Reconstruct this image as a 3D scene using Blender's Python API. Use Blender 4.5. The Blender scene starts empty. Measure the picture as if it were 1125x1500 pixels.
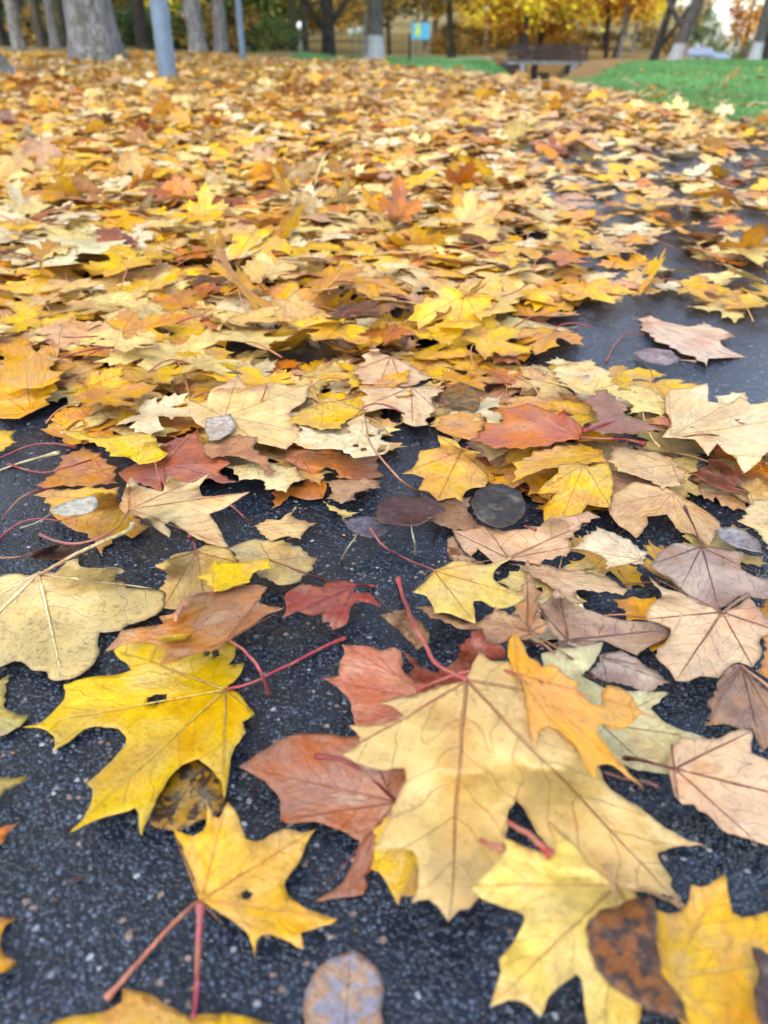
import bpy, math, random
import numpy as np
from mathutils import Vector
from mathutils.geometry import delaunay_2d_cdt

random.seed(7); rng = np.random.default_rng(11)
sc = bpy.context.scene
col = sc.collection
R = math.radians

# ------------------------------------------------------------------ camera
CH = 0.38; TH = math.atan(695/1127.0)
cam_d = bpy.data.cameras.new('camera'); cam = bpy.data.objects.new('camera', cam_d); col.objects.link(cam)
cam.location = (0, 0, CH); cam.rotation_euler = (math.pi/2 - TH, 0, 0)
cam_d.sensor_fit = 'VERTICAL'; cam_d.sensor_height = 36; cam_d.lens = 36*1127/1500
cam_d.clip_start = 0.02; cam_d.clip_end = 2000
cam_d.dof.use_dof = True; cam_d.dof.focus_distance = 0.70; cam_d.dof.aperture_fstop = 27.05/4.2
sc.camera = cam

# ------------------------------------------------------------------ sky and sun
world = bpy.data.worlds.new('World'); sc.world = world; world.use_nodes = True
wn = world.node_tree.nodes; wl = world.node_tree.links
SUN_EL, SUN_AZ = R(56), R(205)          # azimuth measured from +Y towards +X
sky = wn.new('ShaderNodeTexSky'); sky.sky_type = 'NISHITA'; sky.sun_disc = False
sky.sun_elevation = SUN_EL; sky.sun_rotation = SUN_AZ; sky.air_density = 1.0; sky.dust_density = 1.2; sky.ozone_density = 1.5
hs = wn.new('ShaderNodeHueSaturation'); hs.inputs['Saturation'].default_value = 0.88
bg = wn['Background']; bg.inputs['Strength'].default_value = 0.15
wl.new(sky.outputs[0], hs.inputs['Color']); wl.new(hs.outputs[0], bg.inputs['Color'])
sd = bpy.data.lights.new('sun', 'SUN'); sd.energy = 0.95; sd.angle = R(75); sd.color = (1.0, 0.87, 0.68)
sun = bpy.data.objects.new('sun', sd); col.objects.link(sun)
v = Vector((math.sin(SUN_AZ)*math.cos(SUN_EL), math.cos(SUN_AZ)*math.cos(SUN_EL), math.sin(SUN_EL)))
sun.rotation_euler = v.to_track_quat('Z', 'Y').to_euler(); sun.location = (-3, -8, 12)
sc.view_settings.view_transform = 'Standard'; sc.view_settings.look = 'None'
sc.view_settings.exposure = 1.62; sc.view_settings.gamma = 1.0
sc.render.engine = 'CYCLES'
sc.cycles.use_denoising = True
try: sc.cycles.denoiser = 'OPENIMAGEDENOISE'
except Exception: pass
sc.cycles.max_bounces = 5; sc.cycles.diffuse_bounces = 3; sc.cycles.glossy_bounces = 3; sc.cycles.use_adaptive_sampling = True; sc.cycles.adaptive_threshold = 0.03; sc.cycles.transparent_max_bounces = 8

# ------------------------------------------------------------------ helpers
CT, ST = math.cos(TH), math.sin(TH)
def rays(P):
    P = np.asarray(P, float)
    a = (P[:, 0]-562.5)/1127.0; b = -(P[:, 1]-750.0)/1127.0
    return np.stack([a, CT + b*ST, -ST + b*CT], 1)
def unproj(P, z):
    d = rays(P); t = (np.asarray(z) - CH)/d[:, 2]
    return np.stack([d[:, 0]*t, d[:, 1]*t, np.broadcast_to(z, t.shape)], 1)
def at(px, d, z=0.0):
    return (px-562.5)/1127.0*(d*CT + (CH-z)*ST)
def zpx(py, d):
    """height at ground distance d seen at row py"""
    b = -(py-750.0)/1127.0
    return CH + d*(-ST + b*CT)/(CT + b*ST)
def lin(c):
    c = np.asarray(c, float)/255.0
    return tuple(np.where(c <= 0.04045, c/12.92, ((c+0.055)/1.055)**2.4).tolist())
def mesh(name, V, F, m=None, smooth=True):
    me = bpy.data.meshes.new(name)
    V = np.asarray(V, np.float32)
    if isinstance(F, np.ndarray):
        n, k = F.shape
        me.vertices.add(len(V)); me.vertices.foreach_set('co', V.ravel())
        me.loops.add(n*k); me.loops.foreach_set('vertex_index', F.astype(np.int32).ravel())
        me.polygons.add(n); me.polygons.foreach_set('loop_start', np.arange(0, n*k, k, dtype=np.int32))
        me.polygons.foreach_set('loop_total', np.full(n, k, np.int32)); me.update(calc_edges=True)
    else:
        me.from_pydata(V.tolist(), [], F)
    if m: me.materials.append(m)
    if smooth: me.polygons.foreach_set('use_smooth', np.ones(len(me.polygons), bool))
    return me
def vattr(me, name, arr, kind='FLOAT'):
    a = me.attributes.new(name, kind, 'POINT'); arr = np.asarray(arr, np.float32)
    if kind == 'FLOAT': a.data.foreach_set('value', arr.ravel())
    elif kind == 'FLOAT_VECTOR': a.data.foreach_set('vector', arr.ravel())
    else:
        if arr.shape[1] == 3: arr = np.concatenate([arr, np.ones((len(arr), 1), np.float32)], 1)
        a.data.foreach_set('color', arr.ravel())
def obj(name, me, parent=None, loc=None):
    o = bpy.data.objects.new(name, me); col.objects.link(o)
    if parent: o.parent = parent
    if loc is not None: o.location = loc
    return o
def tag(o, label=None, cat=None, group=None, kind=None):
    if label: o['label'] = label
    if cat: o['category'] = cat
    if group: o['group'] = group
    if kind: o['kind'] = kind
    return o
def tube(P, rad, n=7, cap=True):
    P = np.asarray(P, float); N = len(P); rad = np.broadcast_to(np.asarray(rad, float), (N,))
    T = np.gradient(P, axis=0); T /= np.linalg.norm(T, axis=1)[:, None] + 1e-9
    V = []; up = np.array([0, 0, 1.0]) if abs(T[0, 2]) < 0.9 else np.array([1.0, 0, 0])
    s = np.cross(T[0], up); s /= np.linalg.norm(s)
    for i in range(N):
        s = s - T[i]*np.dot(s, T[i]); s /= np.linalg.norm(s) + 1e-9; w = np.cross(T[i], s)
        for k in range(n):
            a = 2*math.pi*k/n; V.append(P[i] + rad[i]*(math.cos(a)*s + math.sin(a)*w))
    F = [[i*n+k, i*n+(k+1) % n, (i+1)*n+(k+1) % n, (i+1)*n+k] for i in range(N-1) for k in range(n)]
    if cap: F += [list(range(n))[::-1], [(N-1)*n+k for k in range(n)]]
    return V, F
class MB:
    def __init__(s): s.V = []; s.F = []
    def add(s, V, F):
        o = len(s.V); s.V += [tuple(map(float, p)) for p in V]; s.F += [[i+o for i in f] for f in F]; return s
    def box(s, x0, x1, y0, y1, z0, z1):
        return s.add([(x0,y0,z0),(x1,y0,z0),(x1,y1,z0),(x0,y1,z0),(x0,y0,z1),(x1,y0,z1),(x1,y1,z1),(x0,y1,z1)],
                     [[3,2,1,0],[4,5,6,7],[0,1,5,4],[1,2,6,5],[2,3,7,6],[3,0,4,7]])
    def tube(s, P, r, n=8): return s.add(*tube(P, r, n))
    def lathe(s, prof, c=(0,0,0), n=20):
        V = [(c[0]+r*math.cos(2*math.pi*k/n), c[1]+r*math.sin(2*math.pi*k/n), c[2]+z) for r, z in prof for k in range(n)]
        F = [[i*n+k, i*n+(k+1) % n, (i+1)*n+(k+1) % n, (i+1)*n+k] for i in range(len(prof)-1) for k in range(n)]
        return s.add(V, F + [list(range(n))[::-1], [(len(prof)-1)*n+k for k in range(n)]])
    def build(s, name, m, parent=None, smooth=False, bevel=0):
        o = obj(name, mesh(name, s.V, s.F, m, smooth), parent)
        if bevel:
            b = o.modifiers.new('b', 'BEVEL'); b.width = bevel; b.segments = 2; b.limit_method = 'ANGLE'
        return o

# ------------------------------------------------------------------ node helper
class NT:
    def __init__(s, name):
        s.m = bpy.data.materials.new(name); s.m.use_nodes = True
        s.t = s.m.node_tree; s.n = s.t.nodes; s.l = s.t.links
        s.bsdf = s.n['Principled BSDF']; s.out = s.n['Material Output']
    def put(s, inp, val):
        if isinstance(val, bpy.types.NodeSocket): s.l.new(val, inp)
        elif val is not None:
            if hasattr(inp.default_value, '__len__') and len(inp.default_value) == 4 and len(val) == 3: val = (*val, 1)
            inp.default_value = val
    def node(s, typ, outs=0, **kw):
        nd = s.n.new(typ)
        for k, val in kw.items():
            if k.startswith('_'): setattr(nd, k[1:], val)
        for k, val in kw.items():
            if not k.startswith('_'): s.put(nd.inputs[k.replace('__', ' ')], val)
        return nd
    def f(s, op, a, b=None, c=None, clamp=False):
        nd = s.n.new('ShaderNodeMath'); nd.operation = op; nd.use_clamp = clamp
        for i, val in enumerate((a, b, c)):
            if val is not None: s.put(nd.inputs[i], val)
        return nd.outputs[0]
    def vec(s, op, a, b=None, sc=None):
        nd = s.n.new('ShaderNodeVectorMath'); nd.operation = op
        s.put(nd.inputs[0], a)
        if b is not None: s.put(nd.inputs[1], b)
        if sc is not None: s.put(nd.inputs['Scale'], sc)
        return nd.outputs[0]
    def ramp(s, x, a, b, lo=0.0, hi=1.0):
        nd = s.n.new('ShaderNodeMapRange'); nd.interpolation_type = 'SMOOTHSTEP'
        for i, val in enumerate((x, a, b, lo, hi)): s.put(nd.inputs[i], val)
        return nd.outputs[0]
    def mix(s, fac, a, b, mode='MIX'):
        nd = s.n.new('ShaderNodeMix'); nd.data_type = 'RGBA'; nd.blend_type = mode
        s.put(nd.inputs[0], fac); s.put(nd.inputs[6], a); s.put(nd.inputs[7], b)
        return nd.outputs[2]
    def noise(s, vec, scale, detail=3, rough=0.55, out='Fac'):
        nd = s.n.new('ShaderNodeTexNoise'); s.put(nd.inputs['Vector'], vec); nd.inputs['Scale'].default_value = scale
        nd.inputs['Detail'].default_value = detail; nd.inputs['Roughness'].default_value = rough
        return nd.outputs[out]
    def voro(s, vec, scale, feature='F1', out='Distance', rnd=1.0):
        nd = s.n.new('ShaderNodeTexVoronoi'); nd.feature = feature; s.put(nd.inputs['Vector'], vec)
        nd.inputs['Scale'].default_value = scale; nd.inputs['Randomness'].default_value = rnd
        return nd.outputs[out]
    def attr(s, name, typ='GEOMETRY', out='Color'):
        nd = s.n.new('ShaderNodeAttribute'); nd.attribute_type = typ; nd.attribute_name = name; return nd.outputs[out]
    def objco(s): return s.n.new('ShaderNodeTexCoord').outputs['Object']
    def bump(s, h, strength, dist, nrm=None):
        nd = s.n.new('ShaderNodeBump'); s.put(nd.inputs['Height'], h); s.put(nd.inputs['Strength'], strength)
        nd.inputs['Distance'].default_value = dist
        if nrm is not None: s.put(nd.inputs['Normal'], nrm)
        return nd.outputs[0]
    def sep(s, vsock):
        nd = s.n.new('ShaderNodeSeparateXYZ'); s.put(nd.inputs[0], vsock); return nd.outputs

def leaf_material(name, src, pinnate=False):
    """src OBJECT: colours from the object's own properties; GEOMETRY: from per-vertex attributes"""
    t = NT(name)
    uv = t.attr('leafuv', out='Vector')
    edge = t.attr('edge', out='Fac')
    c1 = t.attr('c1', src); c2 = t.attr('c2', src); c3 = t.attr('c3', src)
    prm = t.sep(t.attr('prm', src, 'Vector'))      # x seed, y spottiness, z edge browning
    off = t.n.new('ShaderNodeCombineXYZ'); t.put(off.inputs[0], prm[0]); t.put(off.inputs[2], t.f('MULTIPLY', prm[0], 1.7))
    p = t.vec('ADD', uv, off.outputs[0])
    wob = t.vec('SCALE', t.vec('SUBTRACT', t.noise(p, 4, 0, out='Color'), (0.5, 0.5, 0.5)), sc=0.025)
    xyz = t.sep(t.vec('ADD', uv, wob))
    x = t.f('ABSOLUTE', xyz[0]); y = xyz[1]
    r = t.f('SQRT', t.f('ADD', t.f('MULTIPLY', x, x), t.f('MULTIPLY', y, y)))
    if pinnate:
        u, vv = y, x
    else:
        a = t.f('ARCTAN2', x, y)
        snap = t.f('ADD', t.f('MULTIPLY', t.f('GREATER_THAN', a, R(24)), R(48)), t.f('MULTIPLY', t.f('GREATER_THAN', a, R(76)), R(57)))
        rel = t.f('ABSOLUTE', t.f('SUBTRACT', a, snap))
        u = t.f('MULTIPLY', r, t.f('COSINE', rel)); vv = t.f('MULTIPLY', r, t.f('SINE', rel))
    w = t.f('MAXIMUM', t.f('SUBTRACT', 0.013, t.f('MULTIPLY', u, 0.010)), 0.003)
    main = t.f('SUBTRACT', 1.0, t.f('DIVIDE', vv, w, clamp=True))
    main = t.ramp(main, 0.0, 0.5)
    sp = 0.15
    wv = t.noise(p, 5, 1); s = t.f('FRACT', t.f('DIVIDE', t.f('ADD', t.f('SUBTRACT', u, t.f('MULTIPLY', vv, 0.95)), t.f('MULTIPLY', wv, 0.22)), sp))
    dd = t.f('MULTIPLY', t.f('MINIMUM', s, t.f('SUBTRACT', 1.0, s)), sp)
    sec = t.ramp(dd, 0.001, 0.005, 1.0, 0.0)
    net = t.ramp(t.voro(p, 22, 'DISTANCE_TO_EDGE'), 0.0, 0.08, 1.0, 0.0)
    veins = t.f('MAXIMUM', main, t.f('MULTIPLY', sec, t.ramp(wv, 0.4, 0.6, 0.15, 0.6)))
    # colour
    n1 = t.noise(p, 7.0 if pinnate else 2.2, 2, 0.6); n2 = t.noise(p, 9, 3, 0.65); n3 = t.noise(p, 38, 2, 0.6)
    mott = t.ramp(t.f('ADD', n1, t.f('MULTIPLY', t.f('SUBTRACT', n2, 0.5), 0.35)), 0.44 if pinnate else 0.42, 0.58 if pinnate else 0.66)
    c = t.mix(mott, c1, c2)
    n4 = t.noise(t.vec('ADD', p, (7.3, 2.1, 4.4)), 1.7, 3, 0.65)
    c = t.mix(t.ramp(n4, 0.50, 0.72, 0.0, 0.75), c, t.mix(1.0, c, (0.86, 0.62, 0.42), 'MULTIPLY'))
    c = t.mix(t.ramp(n4, 0.30, 0.46, 0.45, 0.0), c, t.mix(0.35, c, (0.80, 0.74, 0.50)))
    hv = t.n.new('ShaderNodeHueSaturation'); t.put(hv.inputs['Color'], c)
    t.put(hv.inputs['Value'], t.ramp(n2, 0.25, 0.75, 0.78, 1.14)); t.put(hv.inputs['Saturation'], t.ramp(n1, 0.3, 0.7, 1.08, 0.92))
    c = hv.outputs[0]
    c = t.mix(t.f('MULTIPLY', net, 0.03), c, (0.12, 0.06, 0.02))
    eb = t.f('MULTIPLY', t.ramp(t.f('ADD', edge, t.f('MULTIPLY', t.f('SUBTRACT', n2, 0.5), 0.9)), 0.62, 1.05), prm[2])
    c = t.mix(eb, c, (0.17, 0.075, 0.025))
    spot = t.f('MULTIPLY', t.ramp(t.f('ADD', n3, t.f('MULTIPLY', t.f('SUBTRACT', n1, 0.5), 0.4)), 0.56, 0.70), prm[1])
    fl = t.f('MULTIPLY', t.ramp(t.voro(p, 13, 'F1'), 0.05, 0.11, 1.0, 0.0), t.f('MULTIPLY', prm[1], t.ramp(n2, 0.42, 0.50)))
    c = t.mix(t.f('MAXIMUM', spot, fl, clamp=True), c, t.mix(0.25, (0.055, 0.028, 0.015), c))
    c = t.mix(t.f('MULTIPLY', veins, 0.6), c, c3)
    b = t.bsdf
    t.put(b.inputs['Base Color'], c)
    t.put(b.inputs['Roughness'], t.ramp(n2, 0.3, 0.7, 0.25, 0.46))
    b.inputs['IOR'].default_value = 1.48
    h = t.f('SUBTRACT', t.f('MULTIPLY', n2, 0.9), t.f('ADD', t.f('MULTIPLY', main, 0.55), t.f('MULTIPLY', sec, 0.35)))
    h = t.f('SUBTRACT', h, t.f('MULTIPLY', net, 0.05))
    h = t.f('ADD', h, t.f('MULTIPLY', n3, 0.22))
    nb = t.bump(h, 0.8, 0.0020)
    t.put(b.inputs['Normal'], nb)
    tr = t.n.new('ShaderNodeBsdfTranslucent'); t.put(tr.inputs['Color'], t.mix(0.5, c, t.mix(1.0, c, c, 'MULTIPLY')))
    mx = t.n.new('ShaderNodeMixShader'); mx.inputs[0].default_value = 0.16
    t.l.new(b.outputs[0], mx.inputs[1]); t.l.new(tr.outputs[0], mx.inputs[2]); t.l.new(mx.outputs[0], t.out.inputs['Surface'])
    return t.m

def stalk_material(src):
    t = NT('leaf_stalk'); c1 = t.attr('c1', src)
    n = t.noise(t.objco(), 300, 3)
    t.put(t.bsdf.inputs['Base Color'], t.mix(t.ramp(t.noise(t.objco(), 55, 2), 0.48, 0.66, 0.0, 0.7), t.mix(t.ramp(n, 0.45, 0.7), c1, t.mix(0.55, c1, (0.10, 0.04, 0.02))), (0.30, 0.15, 0.07)))
    t.bsdf.inputs['Roughness'].default_value = 0.38
    t.put(t.bsdf.inputs['Normal'], t.bump(n, 0.3, 0.0005))
    return t.m

def plain(name, colour, rough=0.6, var=0.25, scale=6, bump=0.0, metal=0.0, dirt=None):
    t = NT(name); p = t.objco(); n = t.noise(p, scale, 5, 0.6)
    a = tuple(x*(1-var) for x in colour); b2 = tuple(min(1, x*(1+var)) for x in colour)
    c = t.mix(t.ramp(n, 0.3, 0.7), a, b2)
    if dirt: c = t.mix(t.f('MULTIPLY', t.ramp(t.noise(p, scale*0.4, 5, 0.7), 0.5, 0.68), 0.6), c, dirt)
    t.put(t.bsdf.inputs['Base Color'], c); t.put(t.bsdf.inputs['Roughness'], t.ramp(n, 0.2, 0.8, rough*0.85, min(1, rough*1.15)))
    t.bsdf.inputs['Metallic'].default_value = metal
    if bump: t.put(t.bsdf.inputs['Normal'], t.bump(n, 0.7, bump))
    return t.m

def asphalt_material():
    t = NT('wet_asphalt'); p0 = t.objco()
    p = t.vec('ADD', p0, t.vec('SCALE', t.vec('SUBTRACT', t.noise(p0, 260, 1, out='Color'), (0.5, 0.5, 0.5)), sc=0.003))
    def grains(scale):
        vn = t.n.new('ShaderNodeTexVoronoi'); t.put(vn.inputs['Vector'], p); vn.inputs['Scale'].default_value = scale
        return vn.outputs['Distance'], t.sep(vn.outputs['Color'])
    d1, k1 = grains(420); d2, k2 = grains(190)
    n2 = t.noise(p0, 45, 3, 0.6); n3 = t.noise(p0, 5, 3, 0.6)
    v1 = t.f('POWER', k1[0], 3.3); f1 = t.ramp(d1, 0.30, 0.62, 1.0, 0.12)
    c = t.mix(t.f('MULTIPLY', v1, f1), (0.005, 0.010, 0.020), t.mix(k1[1], (0.055, 0.095, 0.165), (0.12, 0.15, 0.20)))
    pres = t.f('MULTIPLY', t.f('GREATER_THAN', k2[0], 0.88), t.ramp(d2, 0.30, 0.40, 1.0, 0.0))
    tint = t.mix(t.f('GREATER_THAN', k2[2], 0.78), t.mix(k2[1], (0.06, 0.075, 0.10), (0.38, 0.41, 0.45)), t.mix(k2[1], (0.14, 0.09, 0.075), (0.40, 0.29, 0.22)))
    c = t.mix(t.f('MULTIPLY', pres, 0.9), c, tint)
    c = t.mix(t.ramp(n2, 0.52, 0.7, 0.0, 0.45), c, (0.006, 0.011, 0.020))
    t.put(t.bsdf.inputs['Base Color'], c)
    t.put(t.bsdf.inputs['Roughness'], t.ramp(t.f('ADD', t.f('MULTIPLY', n3, 0.6), t.f('MULTIPLY', n2, 0.4)), 0.38, 0.62, 0.20, 0.32))
    t.bsdf.inputs['IOR'].default_value = 1.32
    h = t.f('ADD', t.f('MULTIPLY', k1[2], 0.5), t.f('MULTIPLY', f1, 0.45))
    h = t.f('ADD', h, t.f('MULTIPLY', pres, 0.5))
    h = t.f('ADD', h, t.f('MULTIPLY', n2, 0.5))
    t.put(t.bsdf.inputs['Normal'], t.bump(h, 0.9, 0.0016))
    t.bsdf.inputs['Coat Weight'].default_value = 1.0; t.bsdf.inputs['Coat Roughness'].default_value = 0.24; t.bsdf.inputs['Coat IOR'].default_value = 1.36
    t.put(t.bsdf.inputs['Coat Normal'], t.bump(h, 0.8, 0.0014))
    return t.m

def ground_material():
    t = NT('park_ground'); p = t.objco(); g = t.attr('green', out='Fac')
    n = t.noise(p, 1.2, 5, 0.65); n2 = t.noise(p, 9, 4, 0.7); n3 = t.voro(p, 6, 'F1', 'Color')
    grass = t.mix(t.ramp(n2, 0.3, 0.7), (0.07, 0.20, 0.055), (0.14, 0.33, 0.09))
    lit = t.mix(t.ramp(n2, 0.35, 0.65), (0.12, 0.07, 0.025), (0.34, 0.19, 0.05))
    lit = t.mix(t.f('MULTIPLY', t.sep(n3)[0], 0.5), lit, (0.42, 0.27, 0.07))
    fac = t.ramp(t.f('ADD', g, t.f('MULTIPLY', t.f('SUBTRACT', n, 0.5), 0.8)), 0.35, 0.65)
    t.put(t.bsdf.inputs['Base Color'], t.mix(fac, lit, grass)); t.bsdf.inputs['Roughness'].default_value = 0.85
    t.put(t.bsdf.inputs['Normal'], t.bump(n2, 0.8, 0.06))
    return t.m

def bark_material(name, a, b, white=False, scale=1.0):
    t = NT(name); p = t.objco()
    mp = t.n.new('ShaderNodeMapping'); t.put(mp.inputs['Vector'], p); mp.inputs['Scale'].default_value = (1, 1, 0.22)
    n = t.noise(mp.outputs[0], 14*scale, 6, 0.7); n2 = t.noise(p, 3.0, 4, 0.6); cr = t.voro(mp.outputs[0], 22*scale, 'DISTANCE_TO_EDGE')
    c = t.mix(t.ramp(n, 0.35, 0.68), a, b)
    c = t.mix(t.ramp(cr, 0.0, 0.12, 0.6, 0.0), c, tuple(x*0.35 for x in a))
    c = t.mix(t.f('MULTIPLY', t.ramp(n2, 0.52, 0.66), 0.5), c, (0.10, 0.12, 0.06))
    if white:
        z = t.sep(p)[2]
        c = t.mix(t.f('MULTIPLY', t.ramp(t.f('ADD', z, t.f('MULTIPLY', n, 0.3)), 0.85, 0.95, 0.85, 0.0), t.ramp(n, 0.3, 0.45, 0.5, 1)), c, (0.52, 0.53, 0.56))
    t.put(t.bsdf.inputs['Base Color'], c); t.bsdf.inputs['Roughness'].default_value = 0.85
    t.put(t.bsdf.inputs['Normal'], t.bump(t.f('ADD', n, t.ramp(cr, 0, 0.15, 0, 0.5)), 1.0, 0.03))
    return t.m

def foliage_material():
    t = NT('tree_leaves'); c = t.attr('c1')
    t.put(t.bsdf.inputs['Base Color'], c); t.bsdf.inputs['Roughness'].default_value = 0.55
    tr = t.n.new('ShaderNodeBsdfTranslucent'); t.put(tr.inputs['Color'], c)
    mx = t.n.new('ShaderNodeMixShader'); mx.inputs[0].default_value = 0.4
    t.l.new(t.bsdf.outputs[0], mx.inputs[1]); t.l.new(tr.outputs[0], mx.inputs[2]); t.l.new(mx.outputs[0], t.out.inputs['Surface'])
    return t.m

M_LEAF = leaf_material('maple_leaf_blade', 'OBJECT')
M_OVAL = leaf_material('oval_leaf_blade', 'OBJECT', True)
M_LEAFS = leaf_material('carpet_leaf_blade', 'GEOMETRY')
M_STALK = stalk_material('OBJECT')
M_ASPH = asphalt_material(); M_GROUND = ground_material()
M_GRASS = foliage_material(); M_GRASS.name = 'grass_blades'
M_FOL = foliage_material()
M_BARK = bark_material('grey_bark', (0.16, 0.145, 0.135), (0.40, 0.38, 0.37))
M_BARKD = bark_material('dark_bark', (0.022, 0.018, 0.016), (0.075, 0.06, 0.05))
M_BARKB = bark_material('brown_bark', (0.07, 0.05, 0.04), (0.20, 0.15, 0.12))
M_BARKW = bark_material('whitewashed_bark', (0.05, 0.045, 0.042), (0.17, 0.15, 0.14), True)
M_STEEL = plain('galvanised_steel', (0.15, 0.21, 0.28), 0.42, 0.14, 9, 0.0, 0.25, (0.10, 0.12, 0.14))
M_CONC = plain('bridge_concrete', (0.27, 0.28, 0.30), 0.8, 0.3, 3, 0.01, 0, (0.09, 0.085, 0.08))
M_RAIL = plain('brown_painted_wood', (0.036, 0.020, 0.022), 0.6, 0.3, 5, 0.004)
M_GLOBE = plain('white_globe', (0.82, 0.83, 0.82), 0.3, 0.04, 4)
M_POST = plain('grey_paint', (0.12, 0.15, 0.17), 0.5, 0.15, 6)
M_BLUE = plain('blue_board', (0.10, 0.42, 0.68), 0.5, 0.12, 3)
M_YEL = plain('map_print', (0.55, 0.66, 0.12), 0.5, 0.35, 9)
M_WOODG = plain('weathered_wood', (0.20, 0.19, 0.18), 0.8, 0.25, 6)
M_GRAVEL = plain('gravel_path', (0.42, 0.38, 0.36), 0.9, 0.2, 5, 0.01)
M_HWALL = plain('pale_render', (0.30, 0.33, 0.36), 0.8, 0.15, 1.5)
M_HROOF = plain('slate_roof', (0.20, 0.25, 0.32), 0.6, 0.2, 2)
M_GLASS = plain('window_glass', (0.04, 0.05, 0.06), 0.1, 0.2, 2)
M_WATER = plain('stream_water', (0.03, 0.035, 0.03), 0.08, 0.2, 2, 0.004)

# ------------------------------------------------------------------ terrain
def sstep(x, a, b):
    t = np.clip((np.asarray(x, float)-a)/(b-a), 0, 1); return t*t*(3-2*t)
def xditch(y): return 0.30 + np.asarray(y, float)*0.170
def gz(x, y):
    x = np.asarray(x, float); y = np.asarray(y, float)
    fall = np.interp(y, [-20, 10, 25, 40, 60, 80, 100], [0, 0, -0.22, -0.58, -1.0, -1.0, -0.75])
    bear = x/np.maximum(y, 1)
    right = sstep(bear, -0.30, -0.05)
    z = fall*right + (1-right)*np.interp(y, [0, 40, 80, 120], [0, 0.0, -0.25, -0.2])
    hill = np.interp(y, [85, 120, 160, 220, 300], [0, 1.6, 4.5, 9, 14])*(1-sstep(bear, 0.27, 0.38))
    z = z + hill
    z = z - np.interp(y, [62, 90, 150, 400], [0, 1.5, 8, 14])*sstep(bear, 0.30, 0.40)
    zd = 0.26-0.045*y + np.interp(y, [60, 75, 90], [0, 0.3, 3.5]); wid = np.interp(y, [9, 25, 60], [0.55, 1.5, 2.3])
    k = np.exp(-(np.abs(x-xditch(y))/wid)**3)*sstep(y, 8.5, 11)*(1-sstep(y, 78, 90)); z = np.where(zd < z, z*(1-k)+zd*k, z)
    z = z + 0.28*np.exp(-(((x+3.2)/2.2)**2 + ((y-33)/4)**2))
    z = z + 0.04*np.sin(x*0.7+1)*np.sin(y*0.5)*sstep(np.abs(x), 2.5, 5)
    return z
PX0, PX1 = -1.95, 1.68
def bend(y): return -0.23*np.maximum(0, np.asarray(y, float)-7.2)
def terrain():
    xs = np.concatenate([np.linspace(-140, -14, 34)[:-1], np.linspace(-14, 16, 101), np.linspace(16, 170, 40)[1:]])
    xs = np.unique(np.round(np.concatenate([xs, [PX0-0.01, PX0+0.02, PX1-0.02, PX1+0.01]]), 4))
    ys = np.concatenate([np.linspace(-8, 30, 90)[:-1], np.linspace(30, 90, 70)[:-1], np.linspace(90, 320, 60)])
    X, Y = np.meshgrid(xs, ys); Z = gz(X, Y)
    XR = X-bend(Y); onpath = (XR > PX0-0.1) & (XR < PX1+0.1) & (Y < 22)
    Z = np.where(onpath, Z-0.07, Z + 0.012)
    nx, ny = len(xs), len(ys)
    i = np.arange(nx*ny).reshape(ny, nx)
    F = np.stack([i[:-1, :-1], i[:-1, 1:], i[1:, 1:], i[1:, :-1]], -1).reshape(-1, 4)
    me = mesh('ground', np.stack([X, Y, Z], -1).reshape(-1, 3), F, M_GROUND)
    g = np.zeros_like(X)
    g = np.where((X > PX1+bend(Y)) & (X > xditch(Y)) & (Y < 18 + (X-4.3)*1.84) & (X < 40), 1.0, g)
    g = np.where((X > PX1+bend(Y)-0.2) & (X > -3) & (X < xditch(Y)+0.4) & (Y > 8) & (Y < 58), 0.85, g)
    g = np.where((X < -3) & (Y > 14), 0.42, g)
    g = np.where((Y > 62) & (Y < 80) & (X < 8), 0.62, g)
    g = np.where(Y > 82, 0.42, g)
    vattr(me, 'green', g.ravel())
    tag(obj('ground', me), kind='structure')
    ys2 = np.concatenate([np.linspace(-3, 4, 30)[:-1], np.linspace(4, 21, 40)]); xs2 = np.linspace(PX0, PX1, 16)
    X, Y = np.meshgrid(xs2, ys2); X = X+bend(Y); Z = gz(X, Y)
    i = np.arange(X.size).reshape(X.shape)
    F = np.stack([i[:-1, :-1], i[:-1, 1:], i[1:, 1:], i[1:, :-1]], -1).reshape(-1, 4)
    tag(obj('asphalt_path', mesh('asphalt_path', np.stack([X, Y, Z], -1).reshape(-1, 3), F, M_ASPH)), kind='structure')
    # gravel path that leads to the bridge
    xs3 = np.linspace(-30, 7.3, 60); V = []
    for x in xs3:
        yc = 60 + 0.6*math.sin(x*0.2)
        for k in (-1.3, 1.3): V.append((x, yc+k, float(gz(x, yc+k))+0.05 + max(0, (x-4)/3.3)*0.18))
    F = [[2*i, 2*i+2, 2*i+3, 2*i+1] for i in range(len(xs3)-1)]
    tag(obj('gravel_path', mesh('gravel_path', V, F, M_GRAVEL)), kind='structure')
    ys4 = np.linspace(22, 78, 40); V = []
    for y in ys4:
        for k in (-1.0, 1.0): V.append((float(xditch(y))+k, y, float(gz(xditch(y), y))+0.16))
    F = [[2*i, 2*i+1, 2*i+3, 2*i+2] for i in range(len(ys4)-1)]
    tag(obj('stream_water', mesh('stream_water', V, F, M_WATER)), kind='structure')
terrain()

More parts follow.
